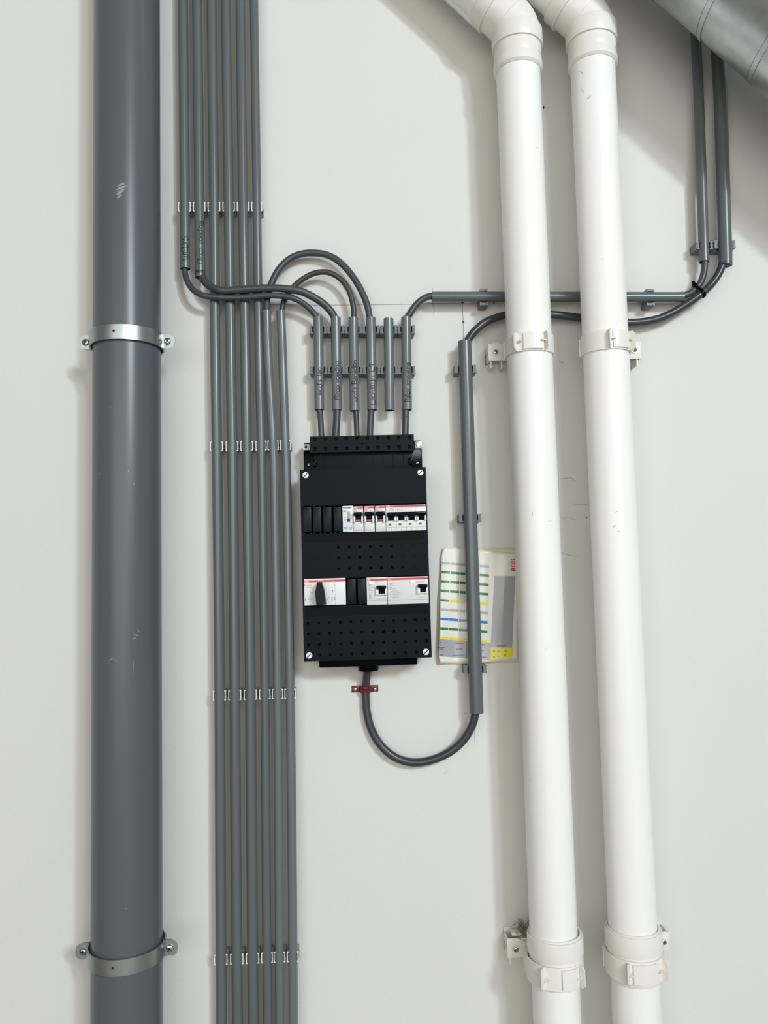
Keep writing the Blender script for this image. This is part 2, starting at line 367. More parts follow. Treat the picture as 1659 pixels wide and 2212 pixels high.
# ---------------------------------------------------------------- conduits
AX = .028; RC = .0095
def conduit(tab, y0, y1, r, lab, m='conduit', d=AX, group=None, horizontal=False, step=None, name='conduit'):
    ys = [y0]+[t[0] for t in tab if min(y0, y1) < t[0] < max(y0, y1)]+[y1]
    ys = sorted(set(ys))
    dd = (lambda y: lerp(d, y)) if isinstance(d, list) else (lambda y: d)
    pts = [P(lerp(tab, y), y, dd(y)) for y in ys] if not horizontal else [P(a, b, d) for a, b in tab]
    mb = MB().tube(smooth_path(pts, 3) if len(pts) > 2 else pts, r, 28, inner=r*.885)
    o = obj(name, mb, [m, 'inside'], origin=pts[-1]); tag(o, lab, 'conduit', group); return o
ups = {1: [(30, 395.4), (400, 398.8), (581, 400.4)], 2: [(30, 426.2), (400, 430.4), (586, 432.6)],
 3: [(30, 457.3), (400, 462.3), (730, 464.9), (1050, 469.6), (1450, 474.2), (1830, 476.2), (2180, 478.4)],
 4: [(30, 488.2), (400, 493.7), (730, 498), (1050, 503), (1450, 507.2), (1830, 509.7), (2180, 513)],
 5: [(30, 519.8), (400, 524.7), (730, 529.7), (1050, 534.6), (1450, 540.6), (1830, 543.8), (2180, 547)],
 6: [(30, 549), (400, 554.4), (730, 559), (1050, 566.2), (1450, 572), (1830, 574.8), (2180, 578.2)],
 7: [(672, 576), (730, 577.6), (800, 581), (860, 584.6), (965, 590.3), (1050, 593.2), (1450, 599.5), (1830, 602.7), (2180, 604.7)],
 8: [(672, 606.4), (730, 609), (850, 613), (965, 617), (1050, 620), (1450, 626.3), (1830, 631), (2180, 633.4)]}
names = {1: 'grey vertical conduit marked WCD\'S, cut short with a cable leaving it', 2: 'grey vertical conduit marked Airco voeding, cut short with a cable leaving it',
 3: 'full height grey conduit, leftmost of the four that run unbroken', 4: 'full height grey conduit, second from left of the four unbroken ones',
 5: 'full height grey conduit, third from left of the four unbroken ones', 6: 'full height grey conduit, rightmost of the four unbroken ones',
 7: 'grey conduit starting under the cable loops, leaning against its left neighbour', 8: 'grey conduit starting under the cable loops, rightmost of the bundle beside the board'}
bundle = {}
for k in range(1, 9):
    y0, y1 = (-700, 581) if k == 1 else (-700, 586.5) if k == 2 else (672, 2960) if k > 6 else (-700, 2960)
    bundle[k] = conduit(ups[k], y0, y1, RC if k < 6 else .0081, names[k], 'conduit' if k not in (7, 8) else 'conduit2', d=([(672, .0332), (730, .0328), (800, .030), (860, .028), (965, AX), (3000, AX)] if k == 7 else AX), group='conduit bundle on the left')
def ax_of(tab, y0, y1, d=AX):
    a, b = P(lerp(tab, y0), y0, d), P(lerp(tab, y1), y1, d)
    return lambda z: Vector((b.x+(a.x-b.x)*(z-b.z)/(a.z-b.z), b.y, 0))
def write(o, tab, s, ya, yb, d, r, hgt, ang):
    f = ax_of(tab, yb, ya, d); za, zb = P(lerp(tab, ya), ya, d+r).z, P(lerp(tab, yb), yb, d+r).z
    handwriting(o, s, za, zb, f, r, hgt, ang)
write(bundle[1], ups[1], "WCD'S", 561, 508, AX, RC, .0105, .22)
write(bundle[2], ups[2], 'Airco voeding', 569, 476, AX, RC, .0095, .22)

TX = [(687.1, 690.1), (725.2, 728.0), (763.2, 766.0), (800.8, 804.2), (839.2, 841.7), (877.1, 879.2)]
TY = [(686, 886), (686, 886), (687, 888), (687, 886), (689, 887), (686, 886)]
TT = ["wcd's leo", 'Airco voeding', "wcd's Beneden", 'Lichtlijn L1', None, 'Relais schakeling']
TS = [(853, 793), (863, 780), (868, 777), (873, 785), None, (867, 783)]
TL = ['short grey conduit above the board marked wcd\'s leo', 'short grey conduit above the board marked Airco voeding', 'short grey conduit above the board marked wcd\'s Beneden',
      'short grey conduit above the board marked Lichtlijn L1', 'short empty grey conduit above the board with no cable and no writing', 'short grey conduit above the board marked Relais schakeling']
for i in range(6):
    tab = [(TY[i][0], TX[i][0]), (TY[i][1], TX[i][1])]
    o = conduit(tab, TY[i][0], TY[i][1], RC-.0003, TL[i], 'conduit2', group='short conduits above the board')
    if TT[i]: write(o, tab, TT[i], *TS[i], AX, RC-.0003, .0085, .12)
hc = conduit([(933, 641), (1200, 641.2), (1475, 642)], 0, 1, RC, 'horizontal grey conduit passing behind the two white pipes', 'conduit', horizontal=True)
RB = .0125; AB = .031
VT = [(738, 1003.6), (1540, 1029.6)]
vc = conduit(VT, 738, 1540, RB, 'thick grey vertical conduit between the board and white pipes, in front of the label sheet', 'conduit', d=AB)
T9 = [(75, 1502.5), (210, 1509.2), (510, 1519.3), (566, 1520.8)]; T10 = [(125, 1551), (210, 1556), (510, 1565.6), (569, 1567)]
conduit(T9, -600, 566, RC, 'thinner of two grey conduits coming down behind the round steel duct', 'conduit', group='conduits behind the duct')
conduit(T10, -600, 570, RB-.0002, 'thicker of two grey conduits coming down behind the round steel duct', 'conduit', d=AB, group='conduits behind the duct')

# ---------------------------------------------------------------- clips
def light_clip(e=0):
    b = MB(); b.span(-.0108+e, .0108-e, -.014, 0, -.0072, .0072, .0008)
    base = obj('conduit_clip', b, 'clipbase'); ROOT[base.name] = Matrix.Identity(4)
    for s in (-1, 1):
        j = MB(); j.span(s*(.0100-e), s*(.0112-e), -.0310, -.012, -.0062, .0062, mi=1)
        j.tube([(s*(.0105-e), -.0312, -.0075), (s*(.0105-e), -.0312, .0075)], .0009, 8)
        for q in (-1, 1): j.ball((s*(.0100-e), -.0308, q*.0078), .0015, 8, (1.25, 1, .9))
        zq = -.0045 if s > 0 else .002; j.span(s*(.0108-e), s*(.0122-e), -.029, -.02, zq, zq+.002, mi=1)
        obj('jaw', j, ['cliplight', 'clipbase'], base, local=True)
    return base
def dark_clip(r, hp):
    k = r+.0003; b = MB(); b.span(-hp+.0004, hp-.0004, -(AX-r*.82), 0, -.0074, .0074, .0006)
    base = obj('conduit_clip', b, 'clipdark'); ROOT[base.name] = Matrix.Identity(4)
    zz = .0074; y0, y1 = -(AX-r*.85), -(AX+.003)
    lip = [(.0056, 0), (.0056, .0016), (-.0056, .0016), (-.0056, 0)]
    right = [(k, zz), (hp-.0001, zz), (hp-.0001, .0044), (hp-.0009, .0040), (hp-.0009, .0020), (hp-.0001, .0014), (hp-.0001, -.0010), (hp-.0009, -.0016), (hp-.0008, -.0036), (hp-.0001, -.0042), (hp-.0001, -zz), (k, -zz), (k, -.0056), (k+.0016, -.0056), (k+.0016, .0056), (k, .0056)]
    left = [(-k, zz), (-hp+.0002, zz), (-hp+.0002, .0046), (-hp+.0007, .0042), (-hp+.0007, .0018), (-hp+.0004, .0012), (-hp+.0004, -.0008), (-hp+.0002, -.0014), (-hp+.0002, -.0038), (-hp+.0004, -.0044), (-hp+.0004, -zz), (-k, -zz), (-k, -.0056), (-k-.0016, -.0056), (-k-.0016, .0056), (-k, .0056)]
    for pl in (left, right):
        obj('jaw', MB().prism(pl, lambda p, q: Vector((p[0], y1 if q else y0, p[1]))), 'clipdark', base, local=True)
    return base
protoL = light_clip(); protoS = light_clip(.0014); used = [False]; usedS = [False]
ordn = ['leftmost', 'second from left', 'third from left', 'fourth from left', 'fifth from left', 'rightmost']
def place(proto, pos, lab, group, state, rz=0):
    o = proto if not state[0] else copy_tree(proto); state[0] = True
    o.location = pos; o.rotation_euler = (0, rz, 0); tag(o, lab, 'clip', group); return o
rows = [(446.8, 446, range(1, 7), 'topmost row'), (964.6, 961.3, range(3, 9), 'second row from top'), (1502.6, 1498.6, range(3, 9), 'third row from top'), (2073, 2066.5, range(3, 9), 'lowest row')]
for ya, yb, ks, rn in rows:
    for i, k in enumerate(ks):
        y = ya+(yb-ya)*i/5; z = P(lerp(ups[k], y), y, .031).z
        yy = y; p = P(lerp(ups[k], yy), yy, AX)
        place(protoL if k < 6 else protoS, Vector((p.x, 0, z)), f'pale clip on the left conduit bundle, {ordn[i]} in the {rn}', 'pale clips on the conduit bundle', used if k < 6 else usedS)
protoD = dark_clip(RC-.0003, .0160); usedD = [False]
for y, rn in ((711.5, 'upper row'), (799, 'lower row')):
    for i in range(6):
        x = TX[i][0]+(TX[i][1]-TX[i][0])*(y-686)/200; p = P(x, y, AX)
        place(protoD, Vector((p.x, 0, P(x, y, .031).z)), f'dark clip on the short conduits, {ordn[i]} of the {rn}', 'dark clips on the short conduits', usedD)
for (x, y, lab, rz) in ((1045, 642.5, 'dark grey clip on the horizontal conduit left of the white pipes', PI/2), (1405, 643, 'dark grey clip on the horizontal conduit right of the white pipes', PI/2),
                    (1520.5, 530, 'dark grey clip on the thinner conduit under the steel duct', 0)):
    p = P(x, y, .030); place(protoD, Vector((P(x, y, AX).x if not rz else p.x, 0, p.z if not rz else P(x, y, AX).z)), lab, None, usedD, rz)
protoB = dark_clip(RB, .0205); usedB = [False]
for y, lab in ((797, 'dark grey clip on the thick vertical conduit, near its top end'), (1119, 'dark grey clip on the thick vertical conduit, beside the breakers'), (1446, 'dark grey clip on the thick vertical conduit, just under the label sheet')):
    p = P(lerp(VT, y), y, .030); place(protoB, Vector((P(lerp(VT, y), y, AB).x, 0, p.z)), lab, 'clips on the thick vertical conduit', usedB)
p = P(1566, 528, .03); place(protoB, Vector((P(1566, 528, AB).x, 0, p.z)), 'dark grey clip on the thicker conduit under the steel duct', None, usedB)

# ---------------------------------------------------------------- cables
def cable(pts, r, m, lab):
    q = smooth_path([P(*p) for p in pts], 5)
    o = obj('cable', MB().tube(q, r, 16), m, origin=q[0]); return tag(o, lab, 'cable', 'cables')
F1 = .0462
A_ = [(399.5, 520, .028), (399.6, 560, .028), (399, 580.6, .0285), (403.4, 604, .032), (416.5, 625.5, .038), (437, 637.5, .043), (455, 641, .0434), (497.5, 643.3, .0434), (548, 640.9, .0434), (577, 638.2, .0434), (610.6, 639.6, .0434), (637.6, 645.7, .042), (661, 660, .035), (676.5, 675, .030), (684.5, 687, .028),
      (688, 705, .028), (689, 800, .028), (690.5, 880, .028), (691.5, 890, .028), (692.8, 910, .029), (694.2, 938, .031), (694.6, 950, .031)]
B_ = [(431.8, 520, .028), (432.3, 565, .028), (433.1, 586, .028), (434.6, 594, .0288), (439.5, 605, .033), (449.7, 616, .038), (464, 623, .043), (484.5, 627.8, F1), (533.7, 624.8, F1), (577, 622.4, F1), (610.6, 623.3, F1), (644.4, 628, .043), (669.7, 638, .038), (695, 653.3, .033), (712, 669.4, .029), (722, 685, .028),
      (726, 705, .028), (727, 800, .028), (728, 880, .028), (728, 890, .028), (727.3, 910, .029), (725.5, 938, .031), (725, 950, .031)]
C_ = [(607.5, 700, .028), (608, 680, .028), (609, 668.5, .028), (614, 650, .0275), (624, 631.4, .0265), (636.8, 617, .025), (654.5, 602.7, .025), (674.8, 591.7, .026), (695, 587.5, .027), (711.9, 589.4, .028), (728.8, 597.6, .028), (742.3, 609.5, .028), (752.4, 624.6, .028), (759.2, 643.2, .028), (763.4, 663.5, .028), (764.6, 686, .028),
      (764.8, 705, .028), (766, 800, .028), (768, 880, .028), (768.8, 890, .028), (770, 915, .029), (771, 938, .031), (771.3, 950, .031)]
D_ = [(577, 700, .033), (576.6, 680, .033), (576.2, 664, .0322), (577.8, 642, .0295), (586.5, 612.8, .026), (598.8, 587.5, .024), (615.7, 567.3, .022), (636, 553.6, .021), (657.9, 547.4, .021), (678, 546.5, .021), (700, 549, .021), (720.3, 556.8, .022), (738.9, 570.6, .023), (755.8, 589.2, .024), (771, 611, .026), (784.5, 636.5, .027), (793.8, 661.8, .028), (798.3, 686, .028),
      (800.6, 705, .028), (802.5, 800, .028), (802, 880, .028), (801.4, 890, .028), (800, 915, .029), (799, 938, .031), (798.8, 950, .031)]
E_ = [(875.5, 950, .031), (875.5, 938, .031), (876.2, 905, .029), (876.6, 890, .028), (878.5, 800, .028), (878.5, 705, .028), (880, 686, .028), (884.3, 680, .028), (893, 665.5, .028), (906, 651.5, .028), (919, 643.2, .028), (933, 639.5, .028), (960, 640.5, .028), (1200, 641, .028), (1450, 641, .028),
      (1475.6, 638.5, .028), (1490, 633.8, .028), (1503.5, 623.3, .0270), (1513, 610.8, .0275), (1519.5, 593.5, .028), (1521.9, 576, .028), (1521.9, 560, .028), (1519, 500, .028)]
F_ = [(1565, 520, .031), (1563.5, 552, .031), (1561.2, 568.5, .0315), (1557, 581, .032), (1547.7, 599, .031), (1532.5, 618.5, .031), (1516.5, 633, .0335), (1493.8, 650, .0315), (1465, 668.5, .028), (1436, 683.3, .026), (1407, 692.3, .024), (1378.5, 696.3, .022), (1350, 696.8, .022), (1300, 693, .022), (1240, 685, .022), (1192.5, 679.5, .022), (1150, 676.8, .022), (1118, 677.5, .022), (1090.5, 681.4, .024), (1071, 686.8, .026), (1049, 696, .028), (1032, 709, .030), (1019, 722.5, .031), (1011, 736, .031), (1007, 756, .031),
      (1008, 800, .031), (1020, 1300, .031), (1028.5, 1515, .031), (1026.5, 1541.5, .030), (1020, 1566.6, .028), (1006.5, 1591.7, .025), (987, 1613, .022), (961.8, 1630, .020), (933, 1641.6, .018), (904, 1647, .017), (878.9, 1645.2, .016), (853.8, 1636, .015), (830.7, 1618.7, .014), (813.3, 1597, .013), (799.8, 1568.5, .012), (792.3, 1535.7, .011), (790, 1501, .0105), (790.3, 1484, .0115), (791.5, 1468, .018), (793.5, 1452, .026), (794.5, 1440, .031)]
cable(A_, .0055, 'cable', 'lower dark cable sweeping across the bundle into the wcd\'s leo conduit')
cable(B_, .0069, 'cable', 'upper dark cable sweeping across the bundle into the short Airco conduit')
cable(C_, .0051, 'cable_b', 'thin brownish black cable in the smaller inner arch over the short conduits')
cable(D_, .0062, 'cable', 'dark cable in the taller outer arch over the short conduits')
cable(E_, .0062, 'cable_c', 'charcoal cable running from the board through the horizontal conduit')
cable(F_, .0073, 'cable_d', 'thick black supply cable looping under the board up to the thick conduits')

# cable tie
e = P(1503.5, 623.3, .0270); f = P(1515.5, 634, .0335); tie = thing('cable_tie', 'black plastic cable tie binding two cables beside the horizontal conduit end', 'cable tie', (e+f)/2)
u = (f-e).normalized(); dirn = Vector((.72, 0, .69)); dirn = (dirn-u*dirn.dot(u)).normalized(); n = u.cross(dirn)
mb = MB(); re, rf = .0068, .0078; prof = []
for k in range(13): a = PI/2+k*PI/12; prof.append((e, re, a))
for k in range(13): a = -PI/2+k*PI/12; prof.append((f, rf, a))
rings = []
for c, r, a in prof:
    q = [c+(u*math.cos(a)+n*math.sin(a))*rr for rr in (r, r+.0016)]
    rings.append([q[0]-dirn*.0024, q[1]-dirn*.0024, q[1]+dirn*.0024, q[0]+dirn*.0024])
mb.rings(rings, closed=True); obj('strap', mb, 'gloss', tie)
Rm = Matrix((u, n, dirn)).transposed()
hp_ = e-u*.0085-n*.004*0+Vector((0, -.006, 0)); obj('head', MB().box(hp_, (.0065, .006, .0068), Rm, .0008).box(hp_-u*.005+dirn*.002, (.006, .003, .0045), Rm, .0005), 'gloss', tie)

# ---------------------------------------------------------------- white pipes
WD = .085
def wpipe(tab_edges):
    res = [pipe_fit(y, l, r, WD) for y, l, r in tab_edges]
    zs = [P((l+r)/2, y, WD).z for y, l, r in tab_edges]
    n = len(zs); mz = sum(zs)/n; mx = sum(a[0] for a in res)/n
    k = sum((z-mz)*(a[0]-mx) for z, a in zip(zs, res))/sum((z-mz)**2 for z in zs)
    R = sum(a[1] for a in res)/n
    return (lambda z: Vector((mx+k*(z-mz), -WD, 0))), R
E1 = [(210, 1072.6, 1169.5), (510, 1084.9, 1183.6), (890, 1101, 1199.6), (1130, 1108.7, 1208.5), (1330, 1118.2, 1218.6), (1630, 1129.4, 1230.7), (1930, 1140.8, 1244.2), (2170, 1149.9, 1253.9)]
E2 = [(210, 1235.3, 1334.8), (510, 1247.3, 1347.4), (890, 1262.9, 1365.4), (1130, 1273.6, 1376.3), (1330, 1283.4, 1387.1), (1630, 1297, 1401.6), (1930, 1312, 1418.1), (2170, 1321.7, 1427.8)]
axes = [wpipe(E1), wpipe(E2)]
sides = ['left', 'right']
def onax(ax, z): return ax(z)+Vector((0, 0, z))
ELB = [dict(bend=(1113.5, 62), cols=(74, 107, 137, 160)), dict(bend=(1275, 54), cols=(64, 98, 127, 148))]
for i, (ax, R) in enumerate(axes):
    s = sides[i]; e = ELB[i]
    xc = {0: 1116, 1: 1281}[i]
    zz = [P(xc, y, WD).z for y in e['cols']]; zb = P(e['bend'][0], e['bend'][1], WD).z
    zj = P({0: 1194, 1: 1367}[i], 2040, WD).z        # inside the lower coupling
    p = obj('white_pipe', MB().tube([onax(ax, zj), onax(ax, 1.5), onax(ax, zz[2])], R, 56), 'white', origin=onax(ax, zj))
    tag(p, f'{s} one of the two long white plastic pipes', 'pipe', 'white vertical pipes')
    surf_scuff(p, ax, R, ([(1160, 318, .006, .0012, .2), (1100, 480, .005, .0008, -.4), (1150, 1690, .006, .0007, 1.3), (1180, 1400, .004, .0008, 1.0), (1188, 1126, .009, .0007, 0.05), (1150, 1110, .008, .0008, 1.5)] if i == 0 else
                          [(1273, 209, .008, .003, .6), (1262, 190, .012, .0008, -1.1), (1260, 150, .012, .0009, -.9), (1326, 1137, .006, .002, .6), (1335, 1148, .005, .001, -.3), (1330, 1106, .004, .001, .4), (1300, 560, .004, .001, .4), (1330, 700, .004, .001, 1.4)]), 'scuffw')
    lowp = obj('white_pipe', MB().tube([onax(ax, .002), onax(ax, zj-.012)], R, 48), 'white', origin=onax(ax, 0))
    tag(lowp, f'short lower length of the {s} white pipe, below its coupling', 'pipe', 'lower white pipe lengths')
    # elbow
    el = thing('pipe_elbow', f'white 45 degree pipe elbow with socket, at the top of the {s} white pipe', 'pipe fitting', onax(ax, zz[2]), 'white pipe elbows')
    Rb = R*1.075; Rp = Rb*1.05; N = 56; zp = P({0: 1055, 1: 1217}[i], {0: 81, 1: 75}[i], WD).z; o1 = ax(zp)+Vector((0, 0, zp)); pv = o1-Vector((Rp, 0, 0))
    def ering(ph, adv=0, rad=Rb):
        er = Vector((math.cos(ph), 0, math.sin(ph))); c = pv+er*Rp+Vector((-math.sin(ph), 0, math.cos(ph)))*adv
        return [c+(er*math.cos(k*2*PI/N)+Vector((0, 1, 0))*math.sin(k*2*PI/N))*rad for k in range(N)]
    P4 = PI/4; ul = Vector((-math.sin(P4), 0, math.cos(P4))); L2 = .031
    obj('elbow_body', MB().rings([ering(0, -.008)]+[ering(P4*k/8) for k in range(9)]+[ering(P4, L2)]), 'whitefit', el)
    obj('mould_seam', MB().rings([ering(P4, -.001, Rb*.99), ering(P4, -.0012, Rb*1.035), ering(P4, .0022, Rb*1.035), ering(P4, .0026, Rb*.99)]), 'whitefit', el)
    h0, h1, h2, h3 = [z-zz[2] for z in zz]; o0 = onax(ax, zz[2])
    obj('socket_ring', MB().lathe([(Rb*.95, h0+.004), (R*1.13, h0+.003), (R*1.165, h0), (R*1.165, h1+.002), (R*1.15, h1), (R*1.06, h1)], o0, n=56), 'whitefit', el)
    obj('socket', MB().lathe([(R*1.05, h1+.003), (R*1.075, h1+.001), (R*1.085, h2+.003), (R*1.075, h2+.0015), (R*1.10, h2-.002), (R*1.12, h2-.008), (R*1.115, h3+.004), (R*1.03, h3), (R*.99, h3)], o0, n=56), 'whitefit', el)
    aa = math.radians(52)
    obj('index_mark', MB().lathe([(R*1.07, h2+.004), (R*1.10, h2+.004), (R*1.10, h1-.004), (R*1.07, h1-.004)], o0, n=8, arc=(aa-.14, aa+.14), ref=(0, -1, 0)), 'whitefit', el)
    o2 = pv+Vector((math.cos(P4), 0, math.sin(P4)))*Rp+ul*L2
    obj('upper_socket', MB().lathe([(Rb*.98, -.0005), (R*1.16, .0), (R*1.175, .0015), (R*1.175, .004), (R*1.13, .005), (R*1.14, .024), (R*1.10, .026), (R*.98, .026)], o2, ul, n=56), 'whitefit', el)
    ip = obj('white_pipe', MB().tube([o2+ul*.02, o2+ul*.7], R, 48), 'white', origin=o2); tag(ip, f'slanting white pipe leaving the elbow above the {s} white pipe', 'pipe', 'slanting white pipes')
    # couplings low down
    cl = {0: (1118, 1194), 1: (1310, 1366)}[i]
    yT, yC, yB, yE = {0: (2014, 2054, 2107, 2117), 1: (2002, 2043, 2101, 2109)}[i]
    zT, zC, zB_, zE = [P(cl[1], y, WD).z for y in (yT, yC, yB, yE)]
    cp = thing('pipe_coupling', f'white socket coupling low on the {s} white pipe', 'pipe fitting', onax(ax, zE), 'white pipe couplings')
    obj('body', MB().lathe([(R*1.0, zE), (R*1.07, zE+.001), (R*1.115, zB_), (R*1.12, zC+.002)], onax(ax, 0), n=56), 'whitefit', cp)
    obj('rim', MB().lathe([(R*1.11, zC), (R*1.165, zC), (R*1.175, zC+.003), (R*1.175, zT-.003), (R*1.16, zT), (R*1.10, zT), (R*1.095, zT-.001), (R*1.09, zT+.003), (R*1.03, zT+.003), (R*1.01, zT-.004)], onax(ax, 0), n=56), 'whitefit', cp)
    # brackets
    for lev in range(2):
        up_ = lev == 0
        side = -1 if i == 0 else 1
        if up_: yb0 = {0: (731, 771), 1: (727, 768)}[i]; Rin = R
        else: yb0 = {0: (2064, 2112), 1: (2052, 2100)}[i]; Rin = R*1.12
        xx = {0: 1096, 1: 1258}[i] if up_ else {0: 1140, 1: 1312}[i]
        z1, z0 = P(xx, yb0[0], WD).z, P(xx, yb0[1], WD).z
        o = onax(ax, (z0+z1)/2); hh = (z1-z0)/2
        br = thing('pipe_bracket', f'white plastic pipe bracket with screw foot, {"upper" if up_ else "lower"} one on the {s} white pipe', 'pipe clamp', Vector((o.x, 0, o.z)), 'white pipe brackets')
        prof = [(Rin+.0004, -hh), (Rin+.0032, -hh), (Rin+.0032, hh), (Rin+.0004, hh)]
        obj('band', MB().lathe(prof, o, n=56, closed=True), 'whitefit', br)
        A0, A1 = ((-.44, .34) if up_ else (.0, .62)) if i == 0 else ((-.02, .72) if up_ else (-.35, .42))
        FL, FR = ((-.82, .42) if up_ else (-.62, .70)) if i == 0 else ((-.16, .86) if up_ else (-.50, .78))
        if i == 0 and up_: FL = -.72
        lh = hh*.86
        lp = [(Rin+.002, -lh), (Rin+.0065, -lh), (Rin+.0065, lh), (Rin+.002, lh)]
        la = obj('latch', MB().lathe(lp, o, n=10, arc=(A0, A1), ref=(0, -1, 0)), 'whitefit', br)
        for a, ln in ((FL, .0125), (FR, .0125)):
            dv = Vector((math.sin(a), -math.cos(a), 0)); tv = Vector((math.cos(a), math.sin(a), 0))
            poly = [(0, -hh*.95), (ln*.7, -hh*.95), (ln, -hh*.7), (ln, hh*.7), (ln*.7, hh*.95), (0, hh*.95)]
            mb = MB().prism(poly, lambda p, q: o+dv*(Rin+.002+p[0])+tv*(.0022*(q-.5))+Vector((0, 0, p[1])))
            inn = tv*(1 if a == FL else -1)
            mb.box(o+dv*(Rin+.0075)+inn*.0055, (.010, .006, .0015), Matrix((tv, -dv, Vector((0, 0, 1)))).transposed())
            obj('fin', mb, 'whitefit', br)
        # foot at the wall beside the pipe
        if up_: fx0, fx1, fy0, fy1, sx, sy = {0: (1055, 1097, 743, 780, 1071.5, 760.5), 1: (1356, 1385, 738, 775, 1370.5, 755.6)}[i]
        else: fx0, fx1, fy0, fy1, sx, sy = {0: (1096, 1140, 2028, 2070, 1115, 2051.7), 1: (1424, 1445, 2014, 2054, 1434.5, 2036)}[i]
        fd = .034
        a, b = P(fx0, (fy0+fy1)/2, fd).x, P(fx1, (fy0+fy1)/2, fd).x; zt, zl = P(fx0, fy0, fd).z, P(fx0, fy1, fd).z
        if side < 0: b = max(b, o.x-R*.62)
        else: a = min(a, o.x+R*.62)
        out_x = a if side < 0 else b
        mb = MB()
        mb.span(a, b, -fd, -fd+.003, zl, zt, .0006)                       # face plate
        mb.span(out_x, out_x-side*.0022, -fd+.001, 0, zl, zt)             # outer cheek
        mb.span(a, b, -fd+.001, -.0, (zl+zt)/2+.0006, (zl+zt)/2-.0006)    # web
        mb.span(out_x-side*.026, out_x-side*.0282, -fd+.001, 0, zl, zt)
        mb.span(a, b, -.003, 0, zl-.004, zt+.006, .0005)                  # wall plate
        mb.span(a, b, -fd-.0008, -fd+.001, (zl+zt)/2+.0008, (zl+zt)/2-.0008)
        for q in (.12, .62):
            xq = out_x-side*abs(b-a)*q; mb.span(xq-.0012, xq+.0012, -.030, -.001, zl-.012, zl+.001)
        obj('foot', mb, 'whitefit', br)
        obj('back_saddle', MB().lathe([(Rin+.0002, -hh*.9), (Rin+.006, -hh*.9), (Rin+.006, hh*.9), (Rin+.0002, hh*.9)], o, n=14, arc=(math.radians(110), math.radians(250)), ref=(0, -1, 0)).span(o.x-.012, o.x+.012, -WD+Rin+.004, 0, o.z-hh*.8, o.z+hh*.8)
            .span(min(o.x, out_x), max(o.x, out_x), -.006, 0, o.z-hh*.6, o.z+hh*.6), 'whitefit', br)
        kx = (a+b)/2-.004 if side < 0 else (a+b)/2
        obj('lug', MB().span(kx-.009, kx+.009, -.026, -.008, zt-.001, zt+.006, .003), 'whitefit', br)
        sc = P(sx, sy, fd+.002)
        obj('screw_boss', MB().lathe([(.0062, 0), (.0062, .0028), (.0046, .0028), (.0046, .0006), (.0002, .0006)], (sc.x, -fd, sc.z), (0, -1, 0), n=24), 'whitefit', br)
        mb = MB(); screw_mb(mb, (sc.x, -fd-.0004, sc.z), .0043, .6, depth=.002); obj('screw', mb, ['screw', 'dark'], br)
# fluff behind the lower left bracket
mb = MB(); rnd = random.Random(3)
c0 = P(1131, 2008, .02)
for k in range(90):
    p = c0+Vector((rnd.gauss(0, .006), rnd.uniform(-.02, .016), rnd.gauss(0, .006))); p.y = min(p.y, -.001); pts = [p]
    d = Vector((rnd.uniform(-1, 1), rnd.uniform(-.3, .3), rnd.uniform(-.3, 1))).normalized()
    for q in range(4):
        d = (d+Vector((rnd.uniform(-.6, .6), rnd.uniform(-.4, .4), rnd.uniform(-.6, .6)))).normalized(); n_ = pts[-1]+d*.003; n_.y = min(n_.y, -.0008); pts.append(n_)
    mb.tube(pts, .00035, 4)
fz = obj('dust_fluff', mb, 'fluff', origin=c0); tag(fz, 'brown tuft of dusty fluff above the lower left white bracket foot', 'dust', kind='stuff')

# ---------------------------------------------------------------- round steel duct
RD = .125; DA = .20
a, b = P(1412, 0, DA), P(1659, 214, DA); u = (b-a).normalized(); nrm = (a-CAM).cross(b-CAM).normalized()
w = Vector((-u.z, 0, u.x)); w = w if w.z > 0 else -w
o = a + w*(RD/abs(w.dot(nrm)))
duct = thing('spiral_duct', 'galvanised round spiral ventilation duct crossing the top right corner', 'duct', o)
pit = .118; prof = [(0, 0), (.016, 0), (.0165, -.0012), (.018, -.0012), (.0185, .0016), (.026, .0016), (.0265, -.0012), (.028, -.0012), (.0285, 0), (.07, 0)]
yv = Vector((0, -1, 0)); N = 96; rings = []
ph0 = .0
mb = MB(); cols = []
for j in range(N+1):
    th = j*2*PI/N; col = []
    for k in range(-9, 11):
        for s_, dr in prof:
            s = k*pit+s_+pit*th/(2*PI)+ph0
            col.append(mb.bm.verts.new(o+u*s+(w*math.cos(th)+yv*math.sin(th))*(RD+dr)))
    cols.append(col)
for j in range(N):
    for q in range(len(cols[0])-1):
        fce = mb.bm.faces.new((cols[j][q], cols[j][q+1], cols[j+1][q+1], cols[j+1][q])); 
obj('duct_shell', mb, 'galv', duct)

# ---------------------------------------------------------------- distribution board
DF = .078
c4 = [P(648.2, 1015.7, DF), P(919.9, 1008.5, DF), P(932.5, 1420.3, DF), P(656, 1428.5, DF)]
X = ((c4[1]-c4[0])+(c4[2]-c4[3])).normalized(); ang = math.atan2(X.z, X.x)
RB_ = Matrix.Rotation(-ang, 3, 'Y'); bc = (c4[2]+c4[3])/2
board = thing('distribution_board', 'black electrical distribution board with breakers and rotary main switch', 'fuse box', Vector((bc.x, 0, bc.z)), R=RB_)
BM = ROOT[board.name]; BI = BM.inverted()
def L(px, py, d):
    p = BI @ P(px, py, d); return p
def Rc(x0, y0, x1, y1, d):
    xm, ym = (x0+x1)/2, (y0+y1)/2
    return L(x0, ym, d).x, L(x1, ym, d).x, L(xm, y1, d).z, L(xm, y0, d).z
bo = lambda name, mb, mats, parent=board, **k: obj(name, mb, mats, parent, local=True, **k)
lc = [BI @ p for p in c4]
